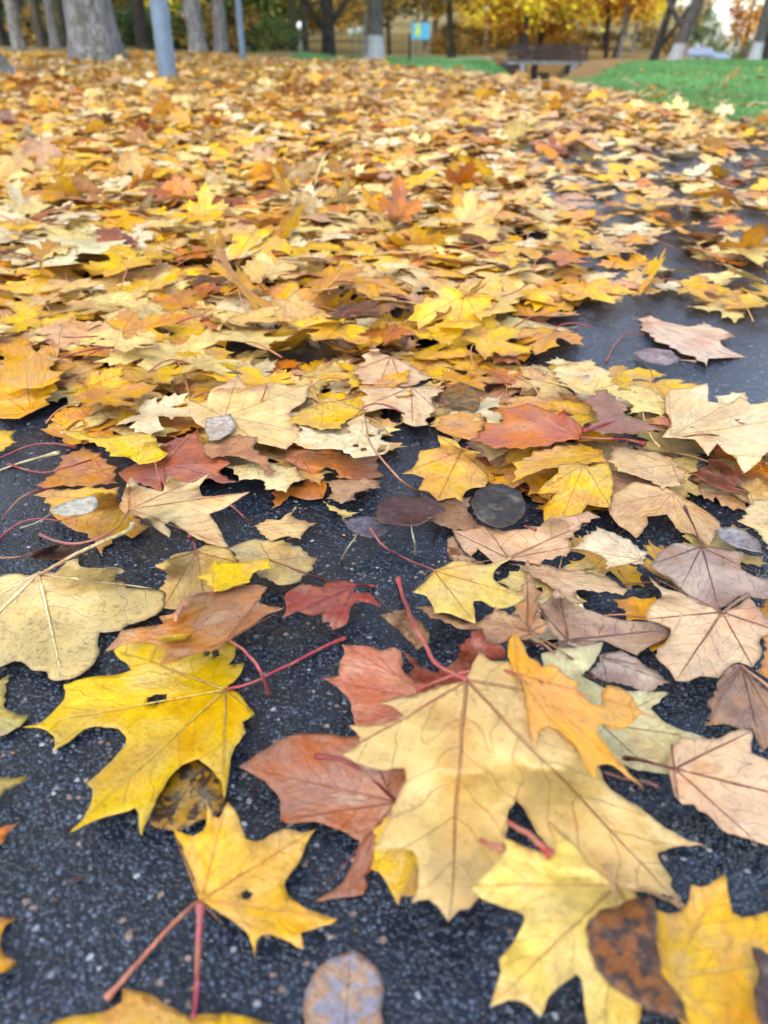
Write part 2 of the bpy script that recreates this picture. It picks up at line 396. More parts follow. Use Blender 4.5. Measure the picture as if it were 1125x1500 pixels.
# ------------------------------------------------------------------ leaves: shapes
HALF = [(0.0,0.0),(0.06,-0.045),(0.16,-0.095),(0.30,-0.115),(0.50,-0.13),(0.44,-0.05),(0.50,0.03),(0.42,0.055),(0.36,0.115),(0.46,0.125),
        (0.60,0.11),(0.595,0.20),(0.72,0.245),(0.675,0.34),(0.80,0.50),(0.67,0.47),(0.60,0.49),(0.575,0.60),(0.47,0.515),(0.33,0.44),(0.215,0.405),
        (0.205,0.50),(0.235,0.60),(0.345,0.71),(0.235,0.725),(0.15,0.785),(0.155,0.87),(0.07,0.90),(0.0,1.03)]
HALF_LO = [(0.0,0.0),(0.30,-0.115),(0.50,-0.10),(0.36,0.115),(0.62,0.12),(0.80,0.50),(0.57,0.56),(0.215,0.405),(0.34,0.71),(0.15,0.80),(0.0,1.03)]
HALF_MIN = [(0.0,0.0),(0.48,-0.10),(0.36,0.10),(0.80,0.50),(0.215,0.405),(0.30,0.72),(0.0,1.03)]
CANON = np.radians([-105, -48, 0, 48, 105])

def inpoly(P, poly):
    P = np.asarray(P); poly = np.asarray(poly); x, y = P[:, 0], P[:, 1]; res = np.zeros(len(P), bool); j = len(poly)-1
    for i in range(len(poly)):
        xi, yi = poly[i]; xj, yj = poly[j]
        c = ((yi > y) != (yj > y)) & (x < (xj-xi)*(y-yi)/((yj-yi)+1e-12)+xi); res ^= c; j = i
    return res
def refine(poly, step, rough=0.0, smooth=True):
    """closed polyline: sharp corners stay, the rest is rounded; resampled to `step`"""
    P = np.asarray(poly, float); n = len(P); out = []
    for i in range(n):
        a, b, c, d = P[i-1], P[i], P[(i+1) % n], P[(i+2) % n]
        def sharp(p, q, r):
            u = p-q; w = r-q; cs = np.dot(u, w)/(np.linalg.norm(u)*np.linalg.norm(w)+1e-12); return cs > -0.5
        L = np.linalg.norm(c-b); k = max(1, int(round(L/step)))
        m0 = (c-b) if sharp(a, b, c) else (c-a)/2*L/max(1e-9, np.linalg.norm(c-a)/2)*0.9
        m1 = (c-b) if sharp(b, c, d) else (d-b)/2*L/max(1e-9, np.linalg.norm(d-b)/2)*0.9
        if not smooth: m0 = m1 = c-b
        for s in range(k):
            t = s/k; h00 = 2*t**3-3*t**2+1; h10 = t**3-2*t**2+t; h01 = -2*t**3+3*t**2; h11 = t**3-t**2
            q = h00*b+h10*m0+h01*c+h11*m1
            if rough and s: q = q + rng.normal(0, rough, 2)
            out.append(q)
    return np.array(out)
def triangulate(poly, step, holes=()):
    poly = np.asarray(poly); lo, hi = poly.min(0), poly.max(0)
    gx = np.arange(lo[0], hi[0], step); gy = np.arange(lo[1], hi[1], step*0.87)
    G = np.array([(x+(step/2 if k % 2 else 0), y) for k, y in enumerate(gy) for x in gx])
    if len(G):
        G = G + rng.normal(0, step*0.12, G.shape)
        ok = inpoly(G, poly)
        for h in holes: ok &= ~inpoly(G, h)
        G = G[ok]
        if len(G):
            allb = np.concatenate([poly]+[np.asarray(h) for h in holes])
            d = np.min(np.linalg.norm(G[:, None]-allb[None], axis=2), 1); G = G[d > step*0.45]
    vs = [Vector(p) for p in poly]; es = [(i, (i+1) % len(poly)) for i in range(len(poly))]
    for h in holes:
        o = len(vs); vs += [Vector(p) for p in h]; es += [(o+i, o+(i+1) % len(h)) for i in range(len(h))]
    vs += [Vector(p) for p in G]
    V, _, F, *_ = delaunay_2d_cdt(vs, es, [], 0, 1e-7)
    V = np.array([(p.x, p.y) for p in V]); F = np.array([f for f in F if len(f) == 3])
    c = V[F].mean(1); ok = inpoly(c, poly)
    for h in holes: ok &= ~inpoly(c, h)
    F = F[ok]
    used = np.unique(F); mp = -np.ones(len(V), int); mp[used] = np.arange(len(used))
    V = V[used]; F = mp[F]
    e1 = V[F[:, 1]]-V[F[:, 0]]; e2 = V[F[:, 2]]-V[F[:, 0]]; s = e1[:, 0]*e2[:, 1]-e1[:, 1]*e2[:, 0]
    F[s < 0] = F[s < 0][:, ::-1]
    return V, F
def leaf_uv(P, base, tips):
    """palmate coordinates: the five lobe tips are mapped to canonical directions"""
    base = np.asarray(base); T = np.asarray(tips)-base
    main = T[2]; a0 = math.atan2(main[0], main[1]); L = np.linalg.norm(main)
    def rel(Q):
        a = np.arctan2(Q[:, 0], Q[:, 1])-a0; return (a+math.pi) % (2*math.pi)-math.pi
    ta = rel(T); order = np.argsort(ta); ta = ta[order]
    ks = np.concatenate([[-math.pi-0.01], ta, [math.pi+0.01]]); kv = np.concatenate([[-math.pi], CANON[:len(ta)], [math.pi]])
    Q = np.asarray(P)-base; a = np.interp(rel(Q), ks, kv); r = np.linalg.norm(Q, axis=1)/L
    return np.stack([r*np.sin(a), r*np.cos(a)], 1)
def edge_attr(P, poly, wid):
    poly = np.asarray(poly); d = np.full(len(P), 1e9)
    for i in range(0, len(P), 500):
        d[i:i+500] = np.min(np.linalg.norm(P[i:i+500, None]-poly[None], axis=2), 1)
    return np.clip(1-d/wid, 0, 1)
def pleat(uv):
    a = np.arctan2(np.abs(uv[:, 0]), uv[:, 1]); r = np.linalg.norm(uv, axis=1)
    snap = np.where(a > R(76), R(105), np.where(a > R(24), R(48), 0)); vv = r*np.sin(np.abs(a-snap))
    return np.minimum(vv, 0.16)

# ------------------------------------------------------------------ stacking height map (what the next leaf rests on)
HC = 0.005; HX0, HY0 = -1.8, 0.0; HN = 720
HM = np.zeros((HN, HN))
def hidx(x, y):
    return (np.clip(((np.asarray(y)-HY0)/HC).astype(int), 0, HN-1), np.clip(((np.asarray(x)-HX0)/HC).astype(int), 0, HN-1))
def hget(x, y, rad=3):
    iy, ix = hidx(x, y); m = np.zeros(len(iy)); s = np.zeros(len(iy)); n = 0
    for dy in range(-rad, rad+1):
        for dx in range(-rad, rad+1):
            q = HM[np.clip(iy+dy, 0, HN-1), np.clip(ix+dx, 0, HN-1)]; s += q; n += 1
            if abs(dy) <= 1 and abs(dx) <= 1: m = np.maximum(m, q)
    return np.maximum(m, s/n)
def hset(x, y, z):
    iy, ix = hidx(x, y)
    for dy in (-1, 0, 1):
        for dx in (-1, 0, 1): np.maximum.at(HM, (np.clip(iy+dy, 0, HN-1), np.clip(ix+dx, 0, HN-1)), z)
def laplace_smooth(z, F, it, floor):
    n = len(z); e = np.concatenate([F[:, [0, 1]], F[:, [1, 2]], F[:, [2, 0]]]); e = np.concatenate([e, e[:, ::-1]])
    cnt = np.bincount(e[:, 0], minlength=n)
    for _ in range(it):
        z = np.maximum(np.bincount(e[:, 0], weights=z[e[:, 1]], minlength=n)/np.maximum(cnt, 1), floor)
    return z

def props(o, c1, c2, c3, prm):
    o['c1'] = list(c1); o['c2'] = list(c2); o['c3'] = list(c3); o['prm'] = [prm[0], 0.2+0.8*prm[1], prm[2]]
ALB = 0.86
def cl(c): return tuple(x*ALB for x in lin(c))

def stalk(parent, org, P3, c, r0=0.0010, r1=0.0014):
    P3 = np.asarray(P3, float)
    # catmull-rom resample
    out = []
    for i in range(len(P3)-1):
        a = P3[max(i-1, 0)]; b = P3[i]; d = P3[i+1]; e = P3[min(i+2, len(P3)-1)]
        for s in range(6):
            t = s/6; out.append(0.5*((2*b)+(-a+d)*t+(2*a-5*b+4*d-e)*t*t+(-a+3*b-3*d+e)*t**3))
    out.append(P3[-1]); out = np.array(out); n = len(out)
    jit = np.cumsum(rng.normal(0, 0.00022, (n, 3)), 0); jit -= np.linspace(0, 1, n)[:, None]*jit[-1]; out = out+jit*np.array([1, 1, 0.3])
    rad = np.linspace(r0*0.8, r1, n)*0.85; rad[-3:] *= np.array([1.25, 1.55, 1.35])[:min(3, n)]
    V, F = tube(out-np.asarray(org), rad, 7)
    o = obj('petiole', mesh('petiole', V, F, M_STALK), parent); o['c1'] = [q*0.8 for q in cl(c)]
    return o

def traced(name, label, cat, out, b, tips, c1, c2, c3=(120,70,40), spot=0.3, brown=0.3, curl=0.005, rim=0.0, holes=(), p=None, pc=(165,60,60),
           pr=0.0012, vein=None, vr=0.0007, group=None, pinn=False, step=0.0045, arch=0.004, thick=0.0005):
    """a leaf whose outline was read off the photograph, laid on what lies below it; real size, curl and thickness"""
    out = np.asarray(out, float); c0 = unproj(np.array([out.mean(0)]), 0.004)[0]
    z0 = float(hget(np.array([c0[0]]), np.array([c0[1]]), 6)[0]) + 0.003
    W = unproj(out, z0)[:, :2]
    size = np.linalg.norm(W.max(0)-W.min(0))
    st = min(step, size/14)
    if not pinn and len(W) < 18:          # a coarse outline: hollow the long edges between the lobe tips
        c = W.mean(0); W2 = []
        for i in range(len(W)):
            a, d = W[i], W[(i+1) % len(W)]; W2.append(a); ln = np.linalg.norm(d-a)
            if ln > 0.16*size:
                nrm = np.array([a[1]-d[1], d[0]-a[0]])/ln; m = (a+d)/2
                if np.dot(c-m, nrm) < 0: nrm = -nrm
                f = rng.uniform(0.12, 0.2)
                W2 += [a+(d-a)*0.30+nrm*ln*f*0.75, a+(d-a)*0.46+nrm*ln*f*0.3, a+(d-a)*0.66+nrm*ln*f]
        W = np.array(W2)
    poly = refine(W, st, st*(0.16 if pinn else 0.09))
    hl = []
    for h in holes:
        hw = unproj(np.asarray(h, float), z0)[:, :2]; hl.append(refine(hw, st*0.6, st*0.10, False))
    V2, F = triangulate(poly, st, hl)
    B = unproj(np.array([b], float), z0)[0, :2]; T = unproj(np.asarray(tips, float), z0)[:, :2]
    if pinn:
        ax = T[0]-B; L = np.linalg.norm(ax); ax /= L; q = V2-B; uv = np.stack([q@np.array([ax[1], -ax[0]])/L, q@ax/L], 1)
    else: uv = leaf_uv(V2, B, T)
    cen = V2.mean(0); q = V2-cen; ph = rng.uniform(0, 6.28, 4); k = rng.uniform(0.7, 1.3, 2)*5.5/size
    dirs = rng.normal(0, 1, (2, 2)); dirs /= np.linalg.norm(dirs, axis=1)[:, None]
    cz = 0.8*curl*(0.9*np.sin(k[0]*q@dirs[0]+ph[0]) + 0.6*np.sin(1.6*k[1]*q@dirs[1]+ph[1]))
    rr = np.linalg.norm(q, axis=1); cz = cz + 0.6*rim*size*(rr/rr.max())**2.2
    if not pinn: cz = cz + 0.10*size*0.5*pleat(uv)*0.45
    else: cz = cz + 0.03*size*np.abs(uv[:, 0])
    e = edge_attr(V2, np.concatenate([poly]+hl) if hl else poly, 0.010)
    cz = cz + e*rng.uniform(-0.3, 1.0)*0.0016*np.sin(uv[:, 0]*17+ph[2])*np.cos(uv[:, 1]*15+ph[3])
    hb = hget(V2[:, 0], V2[:, 1], 3)
    cz = cz*1.35/(1+float(hb.mean())/0.009)
    cz -= np.percentile(cz, 4); cz = np.maximum(cz, 0)
    floor = hb + 0.0012
    z = np.maximum(laplace_smooth(hb + 0.0020, F, 120, floor), floor) + cz
    # carry each point along its line of sight to its own height so the outline stays where it is in the photograph
    t = (z-CH)/(z0-CH); X = V2[:, 0]*t; Y = V2[:, 1]*t
    V3 = np.stack([X, Y, z], 1); hset(X, Y, z + 0.0004)
    bi = np.argmin(np.linalg.norm(V2-B, axis=1)); org = V3[bi].copy()
    e0 = bpy.data.objects.new(name, None); col.objects.link(e0); e0.location = org; e0.empty_display_size = 0.02
    tag(e0, label, cat, group)
    me = mesh('blade', V3-org, F, M_OVAL if pinn else M_LEAF); vattr(me, 'leafuv', np.concatenate([uv, np.zeros((len(uv), 1))], 1), 'FLOAT_VECTOR'); vattr(me, 'edge', e)
    bl = obj('blade', me, e0); props(bl, cl(c1), cl(c2), cl(c3), (rng.uniform(0, 50), spot, brown))
    so = bl.modifiers.new('thickness', 'SOLIDIFY'); so.thickness = thick; so.offset = -1
    if vein is not None:
        for tp in (T if not pinn else T[:1]):
            n = 16; s = np.linspace(0, 0.9, n)[:, None]
            side = np.array([-(tp-B)[1], (tp-B)[0]])*0.0
            L2 = B + (tp-B)*s + side*np.sin(s*math.pi)
            idx = [int(np.argmin(np.linalg.norm(V2-l, axis=1))) for l in L2]
            dist = np.array([np.linalg.norm(V2[i]-l) for i, l in zip(idx, L2)])
            nn = [np.argsort(np.linalg.norm(V2-l, axis=1))[:5] for l in L2]; zz = np.array([z[k].mean() for k in nn]); zz = np.convolve(np.pad(zz, 1, mode='edge'), [.25,.5,.25], 'valid'); tt = (zz-CH)/(z0-CH); Q = np.stack([L2[:, 0]*tt, L2[:, 1]*tt, zz + vr*0.35], 1)
            good = dist < st*1.2
            if good.sum() < 5: continue
            last = np.argmin(good) if not good.all() else n
            if last < 4: continue
            Q = Q[:last]; ln = np.linalg.norm(tp-B)
            Vv, Fv = tube(Q-org, np.linspace(vr, vr*0.25, len(Q))*min(1.2, ln/0.09), 6)
            vo = obj('vein', mesh('vein', Vv, Fv, M_STALK), bl); vo['c1'] = list(cl(vein))
    if p is not None:
        P = np.asarray(p, float); n = len(P); g = unproj(P, 0.004)
        hh = hget(g[:, 0], g[:, 1], 1); zz = hh + pr*1.2 + arch*np.sin(np.linspace(0, math.pi, n))
        if np.linalg.norm(P[0]-np.asarray(b)) < 25: zz[0] = org[2] + 0.0004
        Q = unproj(P, zz); stalk(e0, org, Q, pc, pr*0.9, pr*1.15)
    return e0
ML, OL = 'maple leaf', 'leaf'

# ------------------------------------------------------------------ trees, lamps, bridge and the rest of the park
def trunk_mesh(d, h, lean=(0, 0), limbs=5, flare=1.5, crown0=3.0, mat=None, fork=None, n=18, rough=0.05):
    mb = MB(); N = 26; zs = np.concatenate([np.linspace(-0.5, 1.2, 9)[:-1], np.linspace(1.2, h, N)])
    V = []; ph = rng.uniform(0, 6.28, 5); nr = rng.integers(4, 7)
    for z in zs:
        zz = max(z, 0); r = d/2*(1-0.75*(zz/h)**1.1)*(1+(flare-1)*math.exp(-zz/0.28/max(d, 0.3)*0.8))
        cx = lean[0]*zz/h + 0.05*d*math.sin(zz*0.9+ph[0]); cy = lean[1]*zz/h + 0.05*d*math.cos(zz*0.8+ph[1])
        for k in range(n):
            a = 2*math.pi*k/n
            q = 1 + rough*math.sin(nr*a+ph[2])*(1+2.2*math.exp(-zz/0.3)) + rough*0.5*math.sin(11*a+ph[3]+zz*2)
            V.append((cx+r*q*math.cos(a), cy+r*q*math.sin(a), z))
    m = len(zs); F = [[i*n+k, i*n+(k+1) % n, (i+1)*n+(k+1) % n, (i+1)*n+k] for i in range(m-1) for k in range(n)]
    mb.add(V, F)
    for j in range(limbs):
        z0 = crown0*0.8 + (h-crown0)*j/max(limbs, 1)*0.8; a = j*2.4+ph[4]; L = (h-z0)*rng.uniform(0.35, 0.6)
        r0 = d/2*(1-0.75*(z0/h))*0.55; c = np.array([lean[0]*z0/h, lean[1]*z0/h, z0]); P = []
        for s in np.linspace(0, 1, 7):
            P.append(c + np.array([math.cos(a)*L*s, math.sin(a)*L*s, L*0.75*s**0.8]) + rng.normal(0, 0.05*L*s, 3))
        mb.tube(P, np.linspace(r0, r0*0.15, 7), 7)
    if fork:
        for (z0, dx, dy, L, rr) in fork:
            P = [np.array([lean[0]*z0/h + dx*s*L, lean[1]*z0/h + dy*s*L, z0 + L*0.8*s + 0.25*L*s*s]) for s in np.linspace(0, 1, 8)]
            mb.tube(P, np.linspace(rr, rr*0.3, 8), 9)
    return mesh('trunk', mb.V, mb.F, mat)
def quads(C, size, cols, flat=0.0):
    n = len(C); a = rng.normal(0, 1, (n, 3)); a /= np.linalg.norm(a, axis=1)[:, None]; a[:, 2] *= (1-flat)
    b = np.cross(a, rng.normal(0, 1, (n, 3))); b /= np.linalg.norm(b, axis=1)[:, None]+1e-9
    s = (size*rng.uniform(0.6, 1.4, n))[:, None]; a = a*s; b = b*s*0.75
    V = np.stack([C-a, C+b*0.9+a*0.1, C+a, C-b*0.9+a*0.1], 1).reshape(-1, 3)
    return V, np.arange(4*n).reshape(n, 4), np.repeat(cols, 4, 0)
def crown_mesh(rx, rz, nclump, per, size, pal, zc, droop=0.0, name='crown'):
    pal = np.clip(np.array([lin(c) for c in pal])*1.2, 0, 0.95)
    u = rng.normal(0, 1, (nclump, 3)); u /= np.linalg.norm(u, axis=1)[:, None]
    rad = rng.uniform(0.35, 1.0, nclump)**0.5; C = u*rad[:, None]*np.array([rx, rx, rz]) ; C[:, 2] += zc
    C[:, :2] *= (1+0.25*np.sin(C[:, 2:3]*1.7+rng.uniform(0, 6)))
    C[:, 2] -= droop*np.hypot(C[:, 0], C[:, 1])/rx
    cc = pal[rng.integers(0, len(pal), nclump)]*rng.uniform(0.7, 1.2, (nclump, 1))
    P = np.repeat(C, per, 0)+rng.normal(0, rx*0.11, (nclump*per, 3)); K = np.repeat(cc, per, 0)*rng.uniform(0.75, 1.25, (nclump*per, 1))
    V, F, K = quads(P, size, np.clip(K, 0, 1)); me = mesh(name, V, F, M_FOL, False); vattr(me, 'c1', K, 'FLOAT_COLOR'); return me
YEL = [(246,208,50),(240,195,40),(248,222,90),(226,178,50),(205,170,70)]
ORA = [(235,170,50),(190,110,35),(170,100,40),(225,165,60),(120,85,40)]
BRO = [(150,125,65),(185,150,65),(95,80,40),(165,125,50),(80,75,40)]
GRN = [(60,90,50),(85,115,55),(120,130,60),(35,60,38),(110,115,50)]
CROWN = {'yellow': [crown_mesh(3.6, 3.6, 215, 12, 0.17, YEL, 6.2, 1.2) for _ in range(2)], 'orange': [crown_mesh(3.4, 3.6, 240, 12, 0.17, ORA, 6.4, 1.0) for _ in range(2)],
         'brown': [crown_mesh(3.6, 4.0, 240, 12, 0.17, BRO, 6.6, 1.0) for _ in range(2)], 'green': [crown_mesh(3.2, 4.2, 260, 12, 0.17, GRN, 6.0, 0.8) for _ in range(2)]}
def tree(px, base_d, dia, h, kind, mat, label, lean=(0, 0), low=1.0, group=None, fork=None, limbs=5, flare=1.4, x=None, trunk=None, cs=1.0):
    X = at(px, base_d) if x is None else x
    e = bpy.data.objects.new('tree', None); col.objects.link(e); e.location = (X, base_d, float(gz(X, base_d)))
    tag(e, label, 'tree', group)
    t = trunk if trunk else trunk_mesh(dia, h, lean, limbs, flare, 3.0*low, mat, fork)
    obj('trunk', t, e)
    c = obj('crown', CROWN[kind][rng.integers(0, 2)], e); s = h/10.0
    c.scale = (s*cs, s*cs, s); c.location = (lean[0]*0.7, lean[1]*0.7, (low-1.0)*1.6); c.rotation_euler = (0, 0, rng.uniform(0, 6.28))
    return e
# the big trunk beside the lamp post, and the root of its neighbour
tree(147, 16, 0.80, 14, 'yellow', M_BARK, 'thick grey maple trunk standing in the leaves just behind the steel lamp post', lean=(-0.3, 0.4), low=3.0, flare=1.25)
tree(0, 8.9, 0.66, 13, 'yellow', M_BARK, 'maple with a grey buttress root half buried in leaves beside the path', x=-4.36, lean=(-0.4, 0.2), low=3.0, flare=2.1)
tree(291, 25, 0.47, 13, 'yellow', M_BARK, 'slim grey trunk between the steel lamp post and the thin post, nearer of two', lean=(-0.5, 0), low=2.6)
tree(325, 32, 0.46, 13, 'brown', M_BARK, 'slim grey trunk right next to the thin steel post', low=2.6)
tree(210, 34, 0.50, 13, 'green', M_BARKD, 'black trunk between the thick grey trunk and the steel lamp post', low=2.2)
tree(431, 46, 0.36, 12, 'yellow', M_BARKB, 'paler of two slender trunks standing close together behind the leaf mound', low=1.9)
tree(449, 47, 0.36, 12, 'yellow', M_BARKB, 'leaning darker one of two slender trunks behind the leaf mound', lean=(-0.6, 0), low=1.7)
tree(481, 40, 0.62, 10, 'yellow', M_BARKD, 'black low-forked maple with yellow crown behind the leaf mound', low=1.6, fork=[(1.0, -0.7, 0.1, 2.6, 0.13), (1.3, 0.75, 0.0, 2.8, 0.14)], flare=1.2)
tree(550, 30, 0.50, 12, 'orange', M_BARKW, 'maple with whitewashed lower trunk at the far end of the leaf carpet', low=2.6, flare=1.3)
tree(769, 64, 0.42, 11, 'yellow', M_BARKD, 'upright black trunk behind the railing of the footbridge', low=1.7)
tree(781, 67, 0.42, 11, 'yellow', M_BARKD, 'black trunk leaning beside its upright twin behind the footbridge', lean=(2.2, 0), low=1.5)
tree(905, 74, 0.55, 11, 'yellow', M_BARKB, 'brown trunk leaning over the leaf covered bank past the bridge', lean=(2.0, 0), low=1.5)
tree(990, 40, 0.56, 12, 'orange', M_BARKW, 'leaning forked maple with whitewashed foot at the edge of the lawn', lean=(3.2, 0), low=2.9, fork=[(1.2, -0.75, 0.1, 2.6, 0.15)], flare=1.25)
tree(960, 46, 0.40, 12, 'brown', M_BARKD, 'dark slanting trunk just behind the leaning forked maple', lean=(2.4, 0), low=2.8, fork=[(0.5, 0.7, 0, 2.4, 0.13)])
tree(1108, 38, 0.46, 12, 'brown', M_BARKW, 'whitewashed trunk standing on the lawn edge beside a dark twin', lean=(0.5, 0), low=2.5)
tree(1124, 41, 0.44, 12, 'orange', M_BARKD, 'dark trunk on the lawn edge beside the whitewashed one', low=2.3)
tree(1092, 78, 0.4, 8, 'orange', M_BARKB, 'small round orange tree beyond the lawn', low=0.75, cs=0.7)
tree(662, 70, 0.55, 10, 'brown', M_BARKD, 'black leaning trunk standing behind the blue notice board', lean=(-0.9, 0), low=1.6)
for k, (px, d, dia, m, kd) in enumerate([(28, 30, 0.40, M_BARK, 'brown'), (62, 37, 0.38, M_BARKB, 'green'), (84, 33, 0.36, M_BARK, 'green'), (100, 44, 0.42, M_BARKD, 'brown'), (118, 40, 0.3, M_BARKB, 'green'), (5, 42, 0.45, M_BARKD, 'green'), (45, 52, 0.4, M_BARKD, 'brown')]):
    tree(px, d, dia, 12, kd, m, 'slender trunk in the shady wood past the thick grey trunk', lean=(rng.uniform(-.5, .5), 0), low=rng.uniform(1.8, 2.6), group='trunks in the shady wood')
# wood on the rising ground behind
TR = [trunk_mesh(0.36, 11, (rng.uniform(-.5, .5), 0), 4, 1.3, 3, m) for m in (M_BARKB, M_BARKD, M_BARK, M_BARKB)]
WOOD = {'yellow': 'yellow crowned tree in the wood on the far slope', 'orange': 'orange crowned tree in the wood on the far slope',
        'brown': 'brownish bare looking tree in the wood on the far slope', 'green': 'dark green tree in the wood on the far slope'}
n = 0
for row, d0 in enumerate((72, 86, 100, 116, 134, 156)):
    for px in np.arange(-60, 985, 62):
        d = d0 + rng.uniform(-5, 5); q = px + rng.uniform(-26, 26)
        if 560 < q < 735 and d < 82: continue
        if q < 430: kd = rng.choice(['green', 'green', 'brown', 'green', 'yellow'])
        elif q < 720: kd = rng.choice(['brown', 'orange', 'brown', 'yellow', 'green'])
        else: kd = rng.choice(['yellow', 'yellow', 'orange', 'brown'])
        tree(q, d, 0.4, rng.uniform(8.5, 12), str(kd), None, WOOD[str(kd)], low=rng.uniform(0.5, 1.3), group='trees of the wood on the far slope', trunk=TR[n % 4]); n += 1
for px, d, h, kd in [(1030, 150, 9.3, 'green'), (1052, 165, 8.6, 'green'), (1080, 140, 9, 'green'), (1100, 170, 9.5, 'green'), (1135, 150, 11, 'brown'), (1015, 175, 10, 'green'), (1165, 120, 11, 'orange'), (1003, 130, 10, 'brown'), (1200, 90, 11, 'brown'), (1230, 70, 11, 'orange')]:
    tree(px, d, 0.4, h, kd, None, 'distant %s tree in the hollow beyond the lawn' % kd, low=1.0, group='trees in the hollow beyond the lawn', trunk=TR[n % 4], cs=0.8); n += 1
# shrubs
SH = [crown_mesh(1.0, 0.75, 90, 12, 0.075, GRN, 0.65, 0, 'foliage') for _ in range(2)] + [crown_mesh(1.0, 0.75, 90, 12, 0.075, BRO, 0.65, 0, 'foliage')]
def stems(h):
    mb = MB()
    for k in range(6):
        a = k*1.05+0.3; mb.tube([(0.05*math.cos(a), 0.05*math.sin(a), -0.15), (0.2*math.cos(a), 0.2*math.sin(a), h*0.5), (0.45*math.cos(a), 0.45*math.sin(a), h)], [0.02, 0.015, 0.006], 5)
    return mesh('stems', mb.V, mb.F, M_BARKD)
ST_ = stems(0.9)
def shrub(px, d, s, v, label, group=None):
    X = at(px, d); e = bpy.data.objects.new('shrub', None); col.objects.link(e); e.location = (X, d, float(gz(X, d))); e.scale = (s, s, s*0.9); e.rotation_euler = (0, 0, rng.uniform(0, 6))
    tag(e, label, 'shrub', group); obj('foliage', SH[v], e); obj('stems', ST_, e)
shrub(398, 36, 1.05, 0, 'rounded dark green shrub beside the leaf mound')
shrub(372, 40, 1.1, 2, 'brownish shrub next to the rounded dark green one')
for k in range(26):
    shrub(rng.uniform(-40, 400), rng.uniform(46, 66), rng.uniform(1.0, 1.7), int(rng.integers(0, 3)), 'undergrowth shrub in the shady wood', 'undergrowth of the shady wood')
for k in range(26):
    shrub(rng.uniform(640, 990), rng.uniform(80, 100), rng.uniform(1.0, 1.6), 2, 'brown undergrowth shrub behind the leaf covered bank', 'undergrowth behind the bank')

def lamp_post(px, d, dia, label, h=4.2):
    X = at(px, d); z = float(gz(X, d)); e = bpy.data.objects.new('lamp_post', None); col.objects.link(e); e.location = (X, d, z); tag(e, label, 'lamp post')
    mb = MB(); r = dia/2; mb.lathe([(r*1.02, -0.4), (r, 0.0), (r, h*0.55), (r*0.98, h*0.55+0.01), (r*0.8, h*0.55+0.06), (r*0.75, h)], n=28); mb.build('pole', M_STEEL, e, True)
    mb = MB(); mb.lathe([(r*1.25, h*0.55-0.03), (r*1.25, h*0.55+0.03)], n=28); mb.build('collar', M_STEEL, e)
    mb = MB(); mb.box(-r*0.45, r*0.45, -r*1.06, -r*0.8, 0.75, 1.15); mb.build('service_door', M_STEEL, e, bevel=0.006)
    mb = MB(); mb.lathe([(0.03, h), (0.16, h+0.05), (0.20, h+0.2), (0.16, h+0.35), (0.03, h+0.4)], n=24); mb.build('globe', M_GLOBE, e, True)
lamp_post(248, 8.3, 0.165, 'stout blue grey steel lamp post rising from the leaves in front of the thick trunk')
lamp_post(356, 17.5, 0.115, 'thin blue grey steel lamp post next to slim grey trunks')
def globe_lamp(px, pyg, d, label, group):
    X = at(px, d); z = float(gz(X, d)); zt = zpx(pyg, d); e = bpy.data.objects.new('globe_lamp', None); col.objects.link(e); e.location = (X, d, z); tag(e, label, 'globe lamp', group)
    h = zt-z; mb = MB(); mb.lathe([(0.07, -0.3), (0.07, 0.4), (0.045, 0.45), (0.04, h-0.2)], n=12); mb.build('pole', M_POST, e, True)
    mb = MB(); mb.lathe([(0.09, h-0.24), (0.11, h-0.18)], n=14); mb.build('collar', M_POST, e)
    mb = MB(); mb.lathe([(0.27*math.sin(a)+0.001, h-0.27*math.cos(a)) for a in np.linspace(0.15, math.pi, 12)], n=20); mb.build('globe', M_GLOBE, e, True)
for px, py, d, lb in [(186, 27, 60, 'globe lamp just beside the thick grey trunk'), (253, 34, 62, 'globe lamp peeping out from behind the steel lamp post'), (271, 21, 66, 'globe lamp against the nearer slim grey trunk'),
                      (351, 30, 68, 'globe lamp behind the thin steel lamp post'), (441, 38, 66, 'globe lamp between the two slender trunks'), (515, 47, 70, 'lower one of a pair of globe lamps before the whitewashed maple'),
                      (527, 45, 70, 'taller one of a pair of globe lamps before the whitewashed maple'), (63, 30, 60, 'globe lamp among the trunks of the shady wood'), (711, 13, 80, 'tall globe lamp past the notice board')]:
    globe_lamp(px, py, d, 'white ' + lb, 'white globe lamps of the park')
